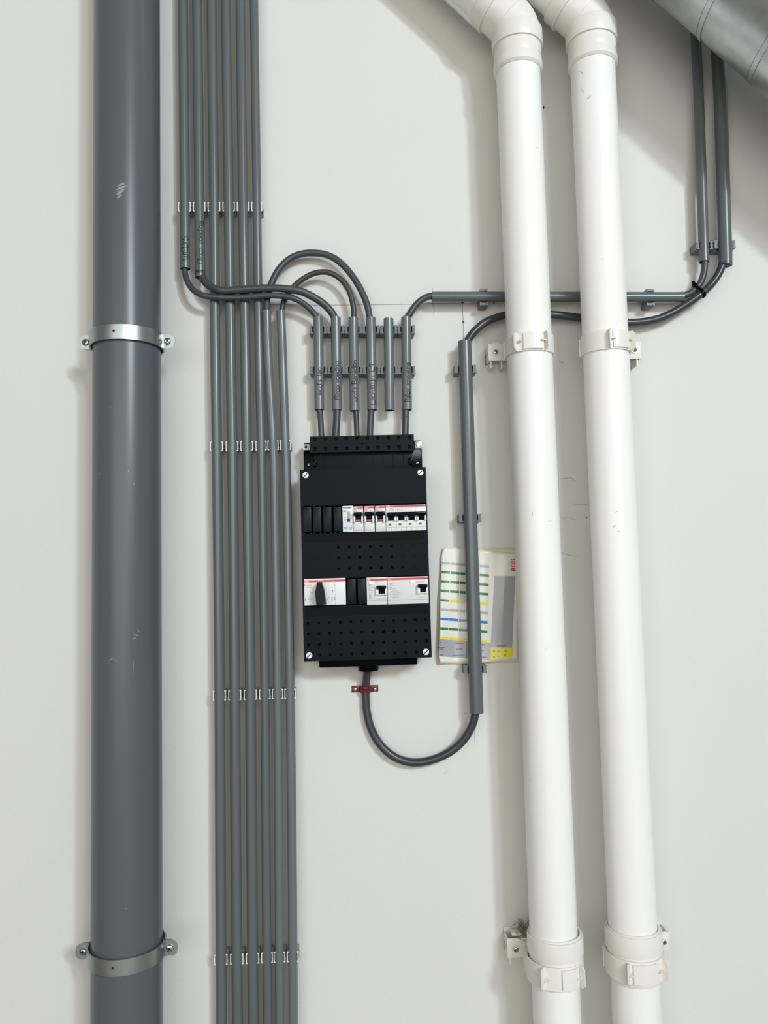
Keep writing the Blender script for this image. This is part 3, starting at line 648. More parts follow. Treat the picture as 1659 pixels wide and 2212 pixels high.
bx0, bx1 = (lc[0].x+lc[3].x)/2, (lc[1].x+lc[2].x)/2; bz0, bz1 = (lc[2].z+lc[3].z)/2, (lc[0].z+lc[1].z)/2
k1 = lambda X_, Y_: (600+X_/4.608, 900+Y_/4.608)
k2 = lambda X_, Y_: (600+X_/4.608, 1200+Y_/4.608)
k3 = lambda X_, Y_: (640+X_/5.53, 1060+Y_/5.53)
k4 = lambda X_, Y_: (640+X_/5.53, 1220+Y_/5.53)
k6 = lambda X_, Y_: (640+X_/5.925, 920+Y_/5.925)
def RK(k, x0, y0, x1, y1, d): return Rc(*k(x0, y0), *k(x1, y1), d)
# recesses of the cover: (x0,x1,z0,z1,depth)
rec = []
s1 = RK(k3, 62, 160, 1556, 500, DF); s2 = RK(k4, 82, 145, 1590, 480, DF)
s1 = (bx0+.0035, bx1-.0015, s1[2], s1[3]); s2 = (bx0+.0035, bx1-.0015, s2[2], s2[3])
def cover_panel():
    holes = []
    g = .0023
    for row in range(3):
        for c in range(12):
            X_ = 285+c*105.9+row*3; Y_ = 1310+row*107-c*2.6
            p = L(*k1(X_, Y_), DF); dp = .006 if 3 <= c <= 8+row//2 else .0012
            holes.append((p.x-g, p.x+g, p.z-g, p.z+g, dp))
    for row in range(4):
        for c in range(12):
            if row == 3 and c in (0, 11): continue
            X_ = 301+c*106.6+row*2.5; Y_ = 674+row*107-c*2.9
            p = L(*k2(X_, Y_), DF); dp = .006 if row < 3 or True else .003
            holes.append((p.x-g, p.x+g, p.z-g, p.z+g, dp))
    # align rows/cols so the grid stays compact
    def snap(v, pool):
        for q in pool:
            if abs(q-v) < .0012: return q
        pool.append(v); return v
    xp, zp = [], []
    holes = [(snap(a, xp), snap(b, xp), snap(c, zp), snap(d, zp), e) for a, b, c, d, e in holes]
    slots = [(*s1, .03), (*s2, .03)]
    b1 = RK(k1, 250, 1158, 1475, 1240, DF); b2 = RK(k2, 270, 508, 1500, 590, DF)
    bands = [(bx0+.006, bx1-.006, b1[2], b1[3], .0022), (bx0+.006, bx1-.006, b2[2], b2[3], .0022)]
    allr = holes+slots+bands
    xs = sorted({bx0, bx1, *[r[0] for r in allr], *[r[1] for r in allr]}); zs = sorted({bz0, bz1, *[r[2] for r in allr], *[r[3] for r in allr]})
    nx, nz = len(xs)-1, len(zs)-1
    dep = [[0]*nz for _ in range(nx)]; mi = [[0]*nz for _ in range(nx)]
    for kind, rs in ((1, holes), (1, slots), (2, bands)):
        for r in rs:
            for i in range(nx):
                if not (r[0]-1e-9 <= xs[i] and xs[i+1] <= r[1]+1e-9): continue
                for j in range(nz):
                    if r[2]-1e-9 <= zs[j] and zs[j+1] <= r[3]+1e-9: dep[i][j] = r[4]; mi[i][j] = (kind if r[4] != .0012 else 0)
    mb = MB(); bm = mb.bm; cache = {}
    def V(i, j, d):
        key = (i, j, round(d, 6))
        if key not in cache: cache[key] = bm.verts.new((xs[i], -DF+d, zs[j]))
        return cache[key]
    def fc(vs, m): 
        f = bm.faces.new(vs); f.material_index = m
    back = .046
    for i in range(nx):
        for j in range(nz):
            d = dep[i][j]; fc([V(i, j, d), V(i+1, j, d), V(i+1, j+1, d), V(i, j+1, d)], mi[i][j])
            for (ni, nj, e) in ((i+1, j, ((i+1, j), (i+1, j+1))), (i, j+1, ((i, j+1), (i+1, j+1)))):
                d2 = dep[ni][nj] if ni < nx and nj < nz else back
                if abs(d2-d) > 1e-7: fc([V(*e[0], d), V(*e[1], d), V(*e[1], d2), V(*e[0], d2)], 0)
            if i == 0: fc([V(0, j, d), V(0, j+1, d), V(0, j+1, back), V(0, j, back)], 0)
            if j == 0: fc([V(i, 0, d), V(i+1, 0, d), V(i+1, 0, back), V(i, 0, back)], 0)
    fc([V(0, 0, back), V(nx, 0, back), V(nx, nz, back), V(0, nz, back)], 0)
    return mb
cover = bo('cover', cover_panel(), ['black', 'hole', 'gloss'], normals=False)
# make normals consistent towards the room
bmx = bmesh.new(); bmx.from_mesh(cover.data); bmesh.ops.remove_doubles(bmx, verts=bmx.verts, dist=1e-7); bmesh.ops.recalc_face_normals(bmx, faces=bmx.faces); bmx.to_mesh(cover.data); bmx.free()
for p in cover.data.polygons: p.use_smooth = False
for (kk, X_, Y_) in ((k1, 277, 583), (k1, 1420, 557), (k2, 313, 995), (k2, 1475, 960)):
    p = L(*kk(X_, Y_), DF); mb = MB()
    mb.lathe([(.0054, 0), (.0054, .0008), (.0048, .0014), (.0001, .0015)], (p.x, -DF, p.z), (0, -1, 0), n=28)
    mb.box((p.x, -DF-.0015, p.z), (.0088, .0004, .0016), Matrix.Rotation(-.75, 3, 'Y'), mi=1)
    bo('cover_screw', mb, ['module', 'blackink'], cover, label='white slotted cover screw')
# back plate, inner box, lower tray, gland
r = RK(k6, 92, 200, 1612, 620, .03)
bp_ = bo('back_plate', MB().span(r[0], r[1], -.030, -.001, bz1-.03, r[3], .003), 'gloss')
body = bo('back_box', MB().span(bx0+.012, bx1-.012, -.045, -.001, bz0+.004, bz1-.02, .001), 'black2')
r = RK(k2, 410, 1000, 1390, 1102, .06)
bo('lower_tray', MB().span(r[0], r[1], -.064, -.002, r[2], bz0+.01, .003), 'gloss')
gx = RK(k2, 800, 1100, 1005, 1145, .035); gc = (gx[0]+gx[1])/2; gr = (gx[1]-gx[0])/2
bo('cable_gland', MB().lathe([(gr*.8, .004), (gr, .004), (gr, -.0095), (gr*.94, -.011), (gr*.55, -.0105), (gr*.5, -.004)], (gc, -.033, r[2]), n=36), 'gloss')
# entry strips
r = RK(k6, 222, 335, 1478, 570, .050)
lower = MB().span(r[0], r[1], -.050, -.004, bz1-.004, r[3]+.004, .0008)
for X_ in (310, 447, 580, 712, 845, 978, 1112, 1245, 1378):
    x = L(*k6(X_, 440), .05).x; lower.span(x-.0007, x+.0007, -.0512, -.049, bz1-.003, r[3])
ls = bo('entry_panel', lower, 'black2')
for X_, Y_ in ((237, 480), (1462, 455)):
    p = L(*k6(X_, Y_), .05); bo('snap_lug', MB().span(p.x-.003, p.x+.003, -.054, -.045, p.z-.0065, p.z+.0065, .0008), 'gloss', ls)
r = RK(k6, 175, 121, 1507, 328, .062)
def strip_panel(r, d0, d1):
    xs = [r[0]]; g = .0030
    for c in range(10):
        x = L(*k6(240+c*134, 215), d0).x; xs += [x-g, x+g]
    xs.append(r[1]); zs = [r[2]]
    for Y_ in (283, 159):
        z = L(*k6(842, Y_), d0).z; zs += [z-g, z+g]
    zs.append(r[3]); mb = MB(); cache = {}
    def V(i, j, d):
        if (i, j, d) not in cache: cache[i, j, d] = mb.bm.verts.new((xs[i], -d, zs[j]))
        return cache[i, j, d]
    nx, nz = len(xs)-1, len(zs)-1
    for i in range(nx):
        for j in range(nz):
            hol = i % 2 == 1 and j % 2 == 1; d = d0-(.003 if hol else 0); f_ = mb.bm.faces.new([V(i, j, d), V(i+1, j, d), V(i+1, j+1, d), V(i, j+1, d)]); f_.material_index = 1 if hol else 0
            if hol:
                for e in (((i, j), (i+1, j)), ((i+1, j), (i+1, j+1)), ((i+1, j+1), (i, j+1)), ((i, j+1), (i, j))):
                    mb.bm.faces.new([V(*e[0], d0), V(*e[1], d0), V(*e[1], d), V(*e[0], d)])
            if i == 0: mb.bm.faces.new([V(0, j, d0), V(0, j+1, d0), V(0, j+1, d1), V(0, j, d1)])
            if i == nx-1: mb.bm.faces.new([V(nx, j, d0), V(nx, j+1, d0), V(nx, j+1, d1), V(nx, j, d1)])
            if j == 0: mb.bm.faces.new([V(i, 0, d0), V(i+1, 0, d0), V(i+1, 0, d1), V(i, 0, d1)])
            if j == nz-1: mb.bm.faces.new([V(i, nz, d0), V(i+1, nz, d0), V(i+1, nz, d1), V(i, nz, d1)])
    return mb
es = bo('entry_cover', strip_panel(r, .062, .008), ['black2', 'hole'])
for p in es.data.polygons: p.use_smooth = False
p = L(*k6(842, 226), .062); bo('pilot_hole', MB().lathe([(.0024, -.0002), (.0024, .0004), (.0016, .0003), (.0001, .0001)], (p.x, -.062, p.z), (0, -1, 0), n=14), 'hole', es)
# mounting brackets and screws on the back plate
p = L(*k6(131, 272), .034); bo('mounting_bracket', MB().span(p.x-.0066, p.x+.0066, -.036, -.029, p.z-.0056, p.z+.0052, .0008).lathe([(.0026, .0), (.0026, .0004), (.0001, .0004)], (p.x-.001, -.036, p.z), (0, -1, 0), n=16, mi=1), ['module', 'dark'], bp_, label='pale bracket with a round hole')
p = L(*k6(1560, 242), .034); mb = MB().span(p.x-.0066, p.x+.0066, -.034, -.029, p.z-.0065, p.z+.0065, .0006)
mb.lathe([(.0052, 0), (.0052, .0026), (.0044, .0032), (.0001, .0033)], (p.x+.0005, -.034, p.z), (0, -1, 0), n=6); bo('mounting_bracket', mb, 'zinc', bp_, label='bright steel bracket with a hexagon bolt')
for X_, Y_ in ((165, 497), (1548, 475), (170, 360)):
    p = L(*k6(X_, Y_), .031); mb = MB(); screw_mb(mb, (p.x, -.030, p.z), .0034 if Y_ != 360 else .0022, .5, depth=.002); bo('screw', mb, ['screw', 'dark'] if Y_ != 360 else ['gloss', 'dark'], bp_)
# ---- modules
def blank(k, x0, y0, x1, y1):
    r = RK(k, x0, y0, x1, y1, DF); mb = MB().span(r[0], r[1], -DF-.0012, -DF+.03, r[2], r[3], .0016)
    b = bo('blank_cover', mb, 'blank', label='black blank filler plate')
    for zz in (r[2]-.0022, r[3]+.0022):
        for xx in (r[0]+.0022, r[1]-.0022): bo('snap_tab', MB().span(xx-.0017, xx+.0017, -DF+.0008, -DF+.02, zz-.0012, zz+.0012, .0004), 'blank', b)
for x0, x1, dy in ((75, 183, 3), (198, 303, 1), (320, 424, -1), (443, 540, -4)): blank(k3, x0, 197+dy-4, x1, 496+dy-4)
for x0, x1, dy in ((607, 715, 2), (732, 833, -2)): blank(k4, x0, 165+dy-2, x1, 474+dy-2)
def deco(r, mats, parent, front):
    pass
class Mod:
    """a device in the board; rects are given in its own 0..1 frame (x right, y down)"""
    def __init__(s, name, k, x0, y0, x1, y1, m, label, proud=.001):
        s.r = RK(k, x0, y0, x1, y1, DF); s.f = DF+proud; r = s.r
        s.k = (x0, y0, x1, y1)
        s.o = bo(name, MB().span(r[0]+.0001, r[1]-.0001, -s.f, -DF+.03, r[2], r[3], .0005), m, label=label)
    def xz(s, X_, Y_):
        x0, y0, x1, y1 = s.k; return s.r[0]+(s.r[1]-s.r[0])*(X_-x0)/(x1-x0), s.r[3]-(s.r[3]-s.r[2])*(Y_-y0)/(y1-y0)
    def rect(s, mb, X0, Y0, X1, Y1, t=.0002, bev=0, mi=0, base=0):
        a = s.xz(X0, Y0); b = s.xz(X1, Y1); mb.span(a[0], b[0], -s.f-base-t, -s.f-base+.0003, b[1], a[1], bev, mi); return mb
    def text(s, mb, t, X_, Y_, hpx, mi=0, sx=1, off=.0003, rot=0):
        c = s.xz(X_, Y_); sz = hpx/5.53/1.243/1000/.7
        if rot: add_text(mb, t, sz, lambda x, y: Vector((c[0]-y, -s.f-off, c[1]+x)), mi, sx)
        else: add_text(mb, t, sz, lambda x, y: Vector((c[0]+x, -s.f-off, c[1]+y)), mi, sx)
# hour counter style module with blue print
d = Mod('module_switch', k3, 553, 182, 680, 495, 'module', 'slim white module with blue print')
mb = MB(); d.rect(mb, 560, 199, 665, 209, mi=0); d.text(mb, 'hager', 632, 205, 14, mi=1, off=.00045); d.rect(mb, 555, 400, 678, 490, mi=2)
for yy in (420, 436, 452): d.rect(mb, 566, yy, 612, yy+4, mi=0); d.rect(mb, 628, yy+4, 664, yy+8, mi=3)
d.rect(mb, 560, 487, 600, 495, .0003, mi=0); d.rect(mb, 556, 384, 676, 387, mi=3)
d.text(mb, 'A', 584, 317, 20, mi=3); d.rect(mb, 570, 340, 596, 343, mi=3); d.rect(mb, 570, 357, 596, 360, mi=3); d.rect(mb, 570, 340, 573, 360, mi=3); d.rect(mb, 593, 340, 596, 360, mi=3)
d.rect(mb, 562, 262, 598, 266, mi=3); d.rect(mb, 652, 330, 664, 334, mi=3); d.rect(mb, 652, 348, 660, 352, mi=3)
bo('printing', mb, ['blue', 'blue', 'paleblue', 'greyink'], d.o, label='blue and grey print')
bo('indicator_window', d.rect(MB(), 562, 236, 598, 250, .0003), 'darkred', d.o)
mb = MB(); d.rect(mb, 608, 252, 646, 370, .0004, mi=1)
for q in range(9): d.rect(mb, 613, 258+q*8.5, 641, 262+q*8.5, .0016, mi=0)
d.rect(mb, 612, 335, 642, 365, .003, .0003, mi=2); bo('slider', mb, ['module2', 'greyink', 'blackink'], d.o, label='grey ribbed slide switch')
# three single breakers
for n_, (x0, x1, yo) in enumerate(((681, 802, 3), (812, 935, 0), (943, 1067, -3))):
    d = Mod('circuit_breaker', k3, x0, 184+yo, x1, 489+yo, 'module', ['single breaker nearest the blue printed module', 'middle of three single breakers', 'single breaker next to the four pole unit'][n_])
    q = lambda v: v-681+x0
    mb = MB(); d.rect(mb, q(682), 188+yo, x1-1, 213+yo, .00015, mi=0); d.text(mb, 'ABB', q(711), 201+yo, 17, mi=1, sx=1.2)
    d.text(mb, 'B16', q(707), 240+yo, 17, mi=2); d.rect(mb, q(688), 221+yo, q(722), 225+yo, mi=3); d.rect(mb, q(770), 221+yo, q(794), 225+yo, mi=3)
    for xx in (744, 757, 772): d.rect(mb, q(xx), 236+yo, q(xx+3), 246+yo, mi=3); 
    d.rect(mb, q(744), 234+yo, q(766), 237+yo, mi=3); d.rect(mb, q(690), 473+yo, q(795), 477+yo, mi=3)
    bo('printing', mb, ['orange', 'whiteink', 'blackink', 'greyink'], d.o, label='red brand stripe and small print')
    mb = MB(); d.rect(mb, q(684), 302+yo, q(706), 378+yo, .006, .0004); d.rect(mb, q(776), 302+yo, q(798), 378+yo, .006, .0004); bo('lever_guard', mb, 'module', d.o)
    mb = MB(); d.rect(mb, q(706), 262+yo, q(776), 372+yo, .0004); d.rect(mb, q(686), 257+yo, q(796), 300+yo, .0105, .0012); d.rect(mb, q(708), 296+yo, q(774), 342+yo, .006, .0008)
    lv = bo('toggle_lever', mb, 'gloss', d.o, label='black toggle lever')
    mb = MB(); d.rect(mb, q(709), 333+yo, q(772), 368+yo, .0008, mi=0); d.text(mb, 'I-ON', q(741), 351+yo, 18, mi=1, off=.001); bo('state_flag', mb, ['darkred', 'whiteink'], d.o, label='red flag reading I-ON')
    mb = MB(); d.rect(mb, q(688), 398+yo, q(794), 468+yo, .0009, .0003); bo('label_holder', mb, 'module2', d.o)
# four pole unit
d = Mod('residual_current_device', k3, 1070, 170, 1552, 479, 'module', 'four pole white unit with one wide black lever')
mb = MB(); d.rect(mb, 1071, 175, 1551, 194, .00015, mi=0); d.text(mb, 'ABB', 1100, 185, 16, mi=1, sx=1.2)
d.text(mb, 'B 16', 1148, 226, 13, mi=2); d.rect(mb, 1105, 210, 1175, 214, mi=2)
for xx in (1208, 1234, 1260, 1286): d.rect(mb, xx, 212, xx+3, 243, mi=2); d.rect(mb, xx, 220, xx+14, 223, mi=2)
for xx in (1190, 1312, 1372, 1430, 1492): d.rect(mb, xx, 196, xx+2, 250, mi=2)
d.rect(mb, 1074, 434, 1550, 437, mi=2)
for xx in (1132, 1192, 1252, 1312, 1374, 1434, 1496): d.rect(mb, xx, 437 if xx in (1132, 1252, 1374, 1496) else 365, xx+2, 478, mi=2)
bo('printing', mb, ['red', 'whiteink', 'greyink'], d.o, label='red brand stripe and wiring diagram')
mb = MB()
for xx in (1090, 1214, 1337, 1459): d.rect(mb, xx, 296, xx+75, 356, .0005); d.rect(mb, xx+2, 296, xx+72, 330, .006, .0006)
d.rect(mb, 1084, 258, 1546, 302, .0115, .0012); bo('toggle_lever', mb, 'gloss', d.o, label='one wide black lever across four poles')
for xx in (1072, 1167, 1194, 1290, 1316, 1411, 1437, 1531): bo('lever_guard', d.rect(MB(), xx+1, 312, xx+20, 360, .005, .0004), 'module', d.o)
for xx in (1115, 1236, 1357, 1477): bo('state_flag', d.rect(MB(), xx-16, 388, xx+17, 410, .0005), 'darkred', d.o, label='small red flag window')
# rotary main switch
d = Mod('main_switch', k4, 94, 163, 592, 482, 'module', 'wide white main switch with black rotary handle')
mb = MB(); d.rect(mb, 96, 180, 465, 206, .00015, mi=0); d.rect(mb, 465, 180, 590, 206, .00015, mi=1); d.text(mb, 'ABB', 128, 197, 18, mi=2, sx=1.2); d.text(mb, 'I ON', 295, 190, 20, mi=2, sx=1.1)
d.rect(mb, 464, 163, 466, 480, mi=3); d.rect(mb, 413, 303, 440, 308, mi=3); d.rect(mb, 432, 303, 440, 335, mi=3)
for xx, yy in ((105, 240), (455, 235), (110, 410), (460, 405)):
    d.rect(mb, xx-6, yy-14, xx-2, yy+14, mi=4); d.rect(mb, xx-6, yy-14, xx+6, yy-11, mi=4); d.rect(mb, xx-6, yy+11, xx+6, yy+14, mi=4)
d.text(mb, 'OFF', 185, 330, 14, mi=3)
for yy in (236, 246, 262): d.rect(mb, 128, yy, 190, yy+3, mi=3)
for yy in (392, 404): d.rect(mb, 132, yy, 195, yy+3, mi=3)
for yy in (388, 398, 408, 430): d.rect(mb, 416, yy, 442, yy+3, mi=3)
a_, b_ = Vector((*d.xz(352, 424), 0)), Vector((*d.xz(391, 387), 0)); t_ = (b_-a_).normalized(); s_ = Vector((-t_.y, t_.x, 0))*.0004
mb.quad([Vector((q.x, -d.f-.0003, q.y)) for q in (a_-s_, b_-s_, b_+s_, a_+s_)], 3)
bo('printing', mb, ['orange', 'crimson', 'whiteink', 'greyink', 'blackink'], d.o, label='red stripe reading I ON with small grey print', normals=True)
HK = .024
mb = MB(); c_ = d.xz(283, 330); mb.lathe([(.006, 0), (.006, .004)], (c_[0], -d.f, c_[1]), (0, -1, 0), n=28)
def hk(X_, Y_): 
    p = L(*k4(X_, Y_), d.f+HK); return (p.x, p.z)
pl = [hk(*q) for q in ((250, 214), (298, 208), (333, 315), (350, 474), (240, 488), (224, 330))]
cxh = sum(p[0] for p in pl)/6; czh = sum(p[1] for p in pl)/6
mb.prism(pl, lambda p, q: Vector((cxh+(p[0]-cxh)*(1 if q else 1.06), -d.f-(HK if q else .003), czh+(p[1]-czh)*(1 if q else 1.04))))
bmesh.ops.bevel(mb.bm, geom=[e for e in mb.bm.edges if all(v.co.y < -d.f-HK+.0005 for v in e.verts)], offset=.0014, segments=2, affect='EDGES')
bo('rotary_handle', mb, 'blank', d.o, label='black rotary handle turned upright')
# two earth leakage devices
def small_print(d, mb, rows, mi):
    for x0, y0, x1 in rows: d.rect(mb, x0, y0, x1, y0+3.5, mi=mi)
def elever(d, bx0_, bx1_, by, nx0, nx1, gx0, gx1):
    mb = MB(); d.rect(mb, nx0, by+20, nx1, by+98, .0004); d.rect(mb, bx0_, by, bx1_, by+40, .0105, .0012); d.rect(mb, nx0, by+38, nx1, by+70, .006, .0006); bo('toggle_lever', mb, 'gloss', d.o, label='black toggle lever')
    mb = MB(); d.rect(mb, gx0, by+36, nx0, by+110, .006, .0004); d.rect(mb, nx1, by+36, gx1, by+110, .006, .0004); d.rect(mb, gx0, by+98, gx1, by+110, .004, .0004); bo('lever_guard', mb, 'module', d.o)
d = Mod('residual_current_device', k4, 841, 150, 1086, 478, 'module2', 'narrower white earth leakage breaker')
mb = MB(); d.rect(mb, 842, 165, 1085, 189, .00015, mi=0); d.text(mb, 'ABB', 866, 178, 16, mi=1, sx=1.2)
small_print(d, mb, [(853, 248, 910), (853, 264, 905), (906, 264, 940), (853, 286, 895), (853, 306, 920), (853, 326, 900), (942, 208, 972), (1040, 394, 1072), (955, 408, 1072), (850, 426, 1084)], 2)
for xx in (868, 884, 898): d.rect(mb, xx, 345, xx+3, 405, mi=2)
for yy in (345, 372, 400): d.rect(mb, 868, yy, 915, yy+3, mi=2)
d.text(mb, 'B16', 878, 240, 10, mi=3); bo('printing', mb, ['red', 'whiteink', 'greyink', 'blackink'], d.o, label='red brand stripe and small print')
def oval(d, X_, Y_):
    c = d.xz(X_, Y_); mb = MB(); poly = [(math.cos(t*PI/12)*.0042, math.sin(t*PI/12)*.0027) for t in range(24)]
    mb.prism(poly, lambda p, q: Vector((c[0]+p[0], -d.f-.0018*q, c[1]+p[1]))); bo('test_button', mb, 'whiteink', d.o, label='oval white test button')
oval(d, 900, 214); elever(d, 957, 1072, 250, 981, 1056, 948, 1083)
d = Mod('residual_current_device', k4, 1090, 142, 1580, 468, 'module2', 'wider white earth leakage breaker at the right end')
mb = MB(); d.rect(mb, 1091, 154, 1579, 178, .00015, mi=0); d.text(mb, 'ABB', 1114, 167, 16, mi=1, sx=1.2)
small_print(d, mb, [(1105, 212, 1165), (1105, 228, 1160), (1105, 244, 1195), (1105, 262, 1150), (1105, 282, 1190), (1138, 308, 1222), (1138, 378, 1226), (1430, 192, 1445), (1430, 206, 1540), (1520, 374, 1556), (1470, 390, 1530), (1095, 414, 1578)], 2)
for xx in (1118, 1140, 1165, 1190, 1215, 1238): d.rect(mb, xx, 318, xx+2, 370, mi=2)
for yy in (330, 350): d.rect(mb, 1140, yy, 1238, yy+2.5, mi=2)
d.text(mb, '40A', 1140, 222, 9, mi=3); bo('printing', mb, ['red', 'whiteink', 'greyink', 'greyink'], d.o, label='red brand stripe and wiring diagram')
oval(d, 1390, 198); elever(d, 1450, 1563, 236, 1476, 1547, 1443, 1569)

# ---------------------------------------------------------------- red cable clamp
a = P(760, 1488.5, .004); b = P(817, 1488.5, .004); c = P(789.5, 1489, .0105); rt_ = .0076
cl = thing('cable_clamp', 'small red cable clamp with two screws below the board', 'clamp', (c.x, 0, c.z))
zz0, zz1 = c.z-.0055, c.z+.0055
mb = MB().span(a.x, c.x-rt_, -.004, 0, zz0, zz1, .0004).span(c.x+rt_, b.x, -.004, 0, zz0, zz1, .0004); obj('base', mb, 'redclip', cl)
rings = []
pth = [(-1, 0)]+[(-math.cos(k*PI/14), math.sin(k*PI/14)) for k in range(15)]+[(1, 0)]
for k, (x, y) in enumerate(pth):
    yy = -.001 if k in (0, len(pth)-1) else -.0105
    i_ = Vector((c.x+x*rt_, yy-y*rt_, 0)); o_ = Vector((c.x+x*(rt_+.0022), yy-y*(rt_+.0022), 0)); m_ = Vector((c.x+x*(rt_+.0034), yy-y*(rt_+.0034), 0))
    rings.append([i_+Vector((0, 0, zz0)), o_+Vector((0, 0, zz0)), o_+Vector((0, 0, zz0+.0035)), m_+Vector((0, 0, c.z-.0006)), m_+Vector((0, 0, c.z+.0006)), o_+Vector((0, 0, zz1-.0035)), o_+Vector((0, 0, zz1)), i_+Vector((0, 0, zz1))])
obj('saddle', MB().rings(rings), 'redclip', cl)
for px in (767.4, 809.8):
    p = P(px, 1489, .005); mb = MB(); screw_mb(mb, (p.x, -.004, p.z), .0037, .6, depth=.0018, slot=True); obj('screw', mb, ['screw', 'dark'], cl)

# ---------------------------------------------------------------- label sheet on the wall
k5 = lambda X_, Y_: (920+X_/7.373, 1160+Y_/7.373)
def sd(X_, Y_):          # how far the curled sheet stands off the wall
    e = max(0, 1-(X_-200)/260); low = max(0, (Y_-1700)/400); wv = .0012*math.sin(X_/70+Y_/420)+.0010*math.sin(Y_/230+X_/300)
    return .0060+.010*e*e*(.5+.5*min(1, Y_/900))*0.6+wv*(1 if X_ < 1000 else .5)+.002*low
def S(X_, Y_, off=0): return P(*k5(X_, Y_), sd(X_, Y_)+off)
sheet = thing('label_sheet', 'sheet of coloured circuit labels taped to the wall behind the thick conduit', 'sticker sheet', S(800, 2010))
def left_x(Y_): return lerp([(150, 285), (300, 250), (600, 240), (900, 228), (1200, 224), (1600, 214), (1900, 206), (2010, 232)], Y_)
def top_y(X_): return lerp([(285, 158), (590, 167), (830, 192), (1420, 272), (1470, 280)], X_)
def bot_y(X_): return lerp([(205, 2004), (665, 2018), (900, 2008), (1470, 1938)], X_)
def right_x(Y_): return lerp([(150, 1462), (700, 1470), (1300, 1462), (1940, 1455)], Y_)
def grid(nu, nv, off, xl=left_x, xr=right_x, yt=top_y, yb=bot_y):
    mb = MB(); g = []
    for j in range(nv+1):
        row = []
        for i in range(nu+1):
            fu, fv = i/nu, j/nv
            X_ = 285+(1462-285)*fu; Y_ = yt(X_)+(yb(X_)-yt(X_))*fv; X2 = xl(Y_)+(xr(Y_)-xl(Y_))*fu
            row.append(mb.bm.verts.new(S(X2, Y_, off)))
        g.append(row)
    for j in range(nv):
        for i in range(nu): mb.bm.faces.new((g[j][i], g[j][i+1], g[j+1][i+1], g[j+1][i]))
    return mb
fs_ = obj('front_sheet', grid(26, 40, 0), 'paper', sheet)
fs_.modifiers.new('thick', 'SOLIDIFY').thickness = .0003
bk = MB(); g = []
for j in range(25):
    row = []
    for i in range(17):
        Y_ = 175+(2034-175)*j/24; xl = lerp([(175, 300), (400, 232), (1000, 186), (2034, 178)], Y_); xr = lerp([(175, 1432), (700, 1462), (2034, 1492)], Y_)
        X_ = xl+(xr-xl)*i/16; yy = Y_-(40*(X_-xl)/(xr-xl))*(j/24)
        row.append(bk.bm.verts.new(P(*k5(X_, yy), .0015+.0012*max(0, 1-(X_-180)/200))))
    g.append(row)
for j in range(24):
    for i in range(16): bk.bm.faces.new((g[j][i], g[j][i+1], g[j+1][i+1], g[j+1][i]))
bs = obj('backing_sheet', bk, 'backing', sheet, label='yellowish backing film'); bs.modifiers.new('thick', 'SOLIDIFY').thickness = .0003
sl = lambda x: (x-300)*.077                                    # the print runs slightly downhill
def patch(mb, x0, y0, x1, y1, mi, off=.0005, slope=True, n=None, y0r=None, y1r=None):
    n = n or max(1, int((x1-x0)/45)); m_ = max(1, int((y1-y0)/60)); q = []
    for j in range(m_+1):
        row = []
        for i in range(n+1):
            X_ = x0+(x1-x0)*i/n; Y_ = y0+(y1-y0)*j/m_+(sl(X_) if slope else 0); row.append(mb.bm.verts.new(S(max(X_, left_x(Y_)+3), Y_, off)))
        q.append(row)
    for j in range(m_):
        for i in range(n): mb.bm.faces.new((q[j][i], q[j][i+1], q[j+1][i+1], q[j+1][i])).material_index = mi
rowsS = [(395, 'g'), (542, 'G'), (690, 'G'), (840, 'G'), (990, 'M'), (1138, 'g'), (1290, 'B'), (1440, 'G'), (1592, 'Y')]
bars = {}
for y, c_ in rowsS:
    sh = (1610-y)/1200*36
    for q in range(5):
        x0 = 210+q*155+sh*.9; x1 = x0+143
        if y in (990,): x1 -= 4
        mi = dict(g=3, G=0, B=2, Y=1, M=(0 if q == 0 else 1))[c_]
        mb = MB(); patch(mb, max(x0, left_x(y)+3), y, x1, y+38, 0)
        obj('label_strip', mb, ['sgreen', 'syellow', 'sblue', 'sbar'][mi], sheet)
mb = MB(); patch(mb, 208, 1634, 1032, 1905, 0, .0004)
for j in range(14):                                          # tall grey block, narrowing to the foot
    for_y = 622+(1760-622)*j/14; y2 = 622+(1760-622)*(j+1)/14
    xa, xb = 1092-(for_y-622)*.054, 1424-(for_y-622)*.043; xc_, xd = 1092-(y2-622)*.054, 1424-(y2-622)*.043
    for i in range(4):
        a0, a1 = i/4, (i+1)/4
        mb.quad([S(xa+(xb-xa)*a0, for_y, .0006), S(xa+(xb-xa)*a1, for_y, .0006), S(xc_+(xd-xc_)*a1, y2, .0006), S(xc_+(xd-xc_)*a0, y2, .0006)])
obj('grey_print', mb, 'sgrey', sheet, label='grey printed area')
mb = MB(); mb.quad([S(1032, 1782, .0008), S(1386, 1768, .0008), S(1376, 1910, .0008), S(1032, 1952, .0008)]); obj('yellow_print', mb, 'syellow', sheet, label='yellow printed corner')
def stext(mb, t, X_, Y_, h, mi=0, sx=1, rot=0, off=.0009, sk=0):
    vs, fs2 = text_polys(t, h/.7)
    b_ = [mb.bm.verts.new(S(X_+x*sx, Y_-y+x*sx*sk, off) if not rot else S(X_-y, Y_-x*sx, off)) for x, y in vs]
    for f_ in fs2:
        try: mb.bm.faces.new([b_[i] for i in f_]).material_index = mi
        except ValueError: pass
mb = MB()
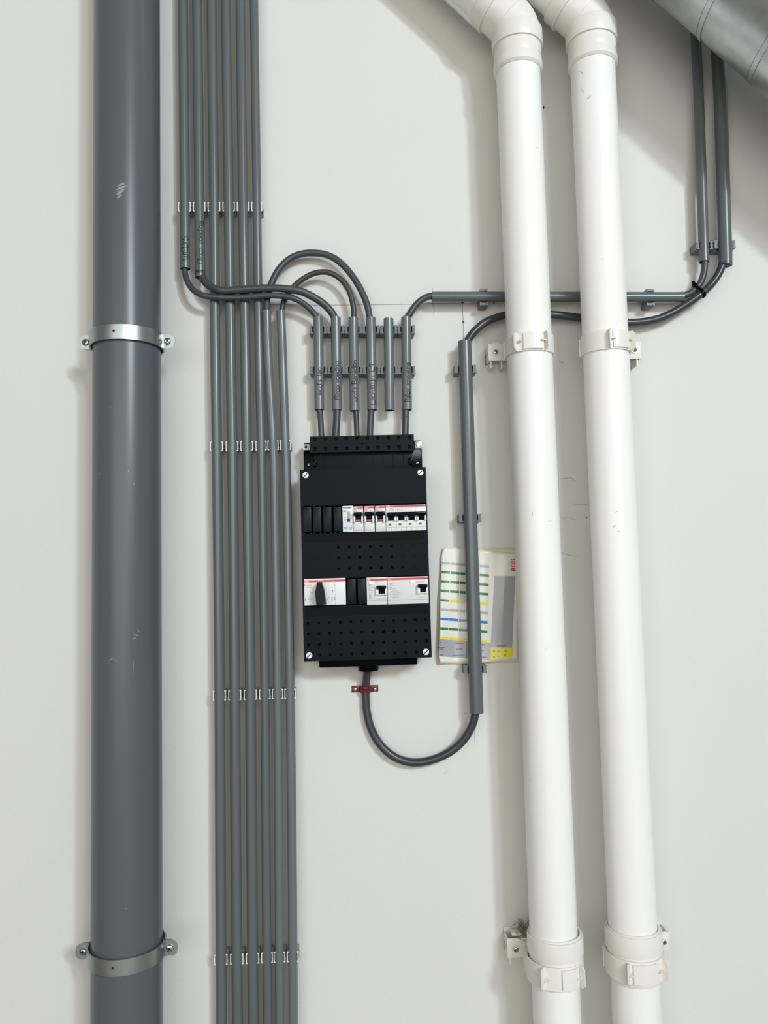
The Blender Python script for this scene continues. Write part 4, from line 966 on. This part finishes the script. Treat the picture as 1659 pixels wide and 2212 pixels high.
for t, X_, Y_, h in (('PV', 236, 1680, 20), ('PV-INSTALLATIE', 530, 1695, 20), ('BOOSTER', 525, 1790, 20), ('NOODVERLICHTING', 520, 1888, 20), ('VERWARMING', 250, 1765, 18), ('LEIDING', 240, 1788, 16), ('GROEP', 248, 1880, 18), ('POMP', 915, 1718, 20), ('WP', 905, 1815, 18), ('LICHTING', 930, 1915, 18), ('WARMTEPOMP', 1205, 1733, 22),
                     ('PV', 1158, 1825, 20), ('WP', 1335, 1806, 20), ('PV', 1152, 1902, 20), ('WP', 1328, 1880, 20)): stext(mb, t, X_, Y_, h, sx=.72)
for X_, Y_ in ((1085, 1824), (1083, 1912), (1268, 1815), (1260, 1888)):
    for k in range(8):
        a0, a1 = k*PI/4, (k+1)*PI/4
        mb.quad([S(X_+math.cos(q)*rr, Y_+math.sin(q)*rr, .0011) for q, rr in ((a0, 13), (a1, 13), (a1, 17), (a0, 17))])
    if X_ > 1200: mb.quad([S(X_-12, Y_-2, .0011), S(X_+12, Y_-2, .0011), S(X_+12, Y_+2, .0011), S(X_-12, Y_+2, .0011)])
obj('lettering', mb, 'blackink', sheet, label='small black printed words', normals=False)
mb = MB()
def lg(s0, poly, mi=0, off=.0009):
    f_ = mb.bm.faces.new([mb.bm.verts.new(S(1420-70*t, 548-s0-q, off)) for q, t in poly]); f_.material_index = mi
lg(0, [(0, 0), (20, 1), (46, 1), (66, 0), (45, 0), (42, .2), (24, .2), (21, 0)])
lg(0, [(29, .40), (33, .80), (37, .40)], 1, .0011)
for s0 in (76, 142):
    lg(s0, [(0, 0), (0, 1), (40, 1), (50, .92), (52, .66), (44, .52), (55, .40), (57, .12), (46, 0)])
    lg(s0, [(18, .60), (18, .82), (34, .82), (36, .71), (33, .60)], 1, .0011); lg(s0, [(18, .18), (18, .42), (37, .42), (40, .30), (36, .18)], 1, .0011)
    lg(s0, [(25, 0), (25, 1), (28, 1), (28, 0)], 1, .0013)
lg(0, [(31.5, 0), (31.5, 1), (34.5, 1), (34.5, 0)], 1, .0013)
lg(0, [(0, .48), (0, .52), (204, .52), (204, .48)], 1, .0013)
obj('logo', mb, ['sred', 'paper'], sheet, label='red printed logo letters', normals=False)
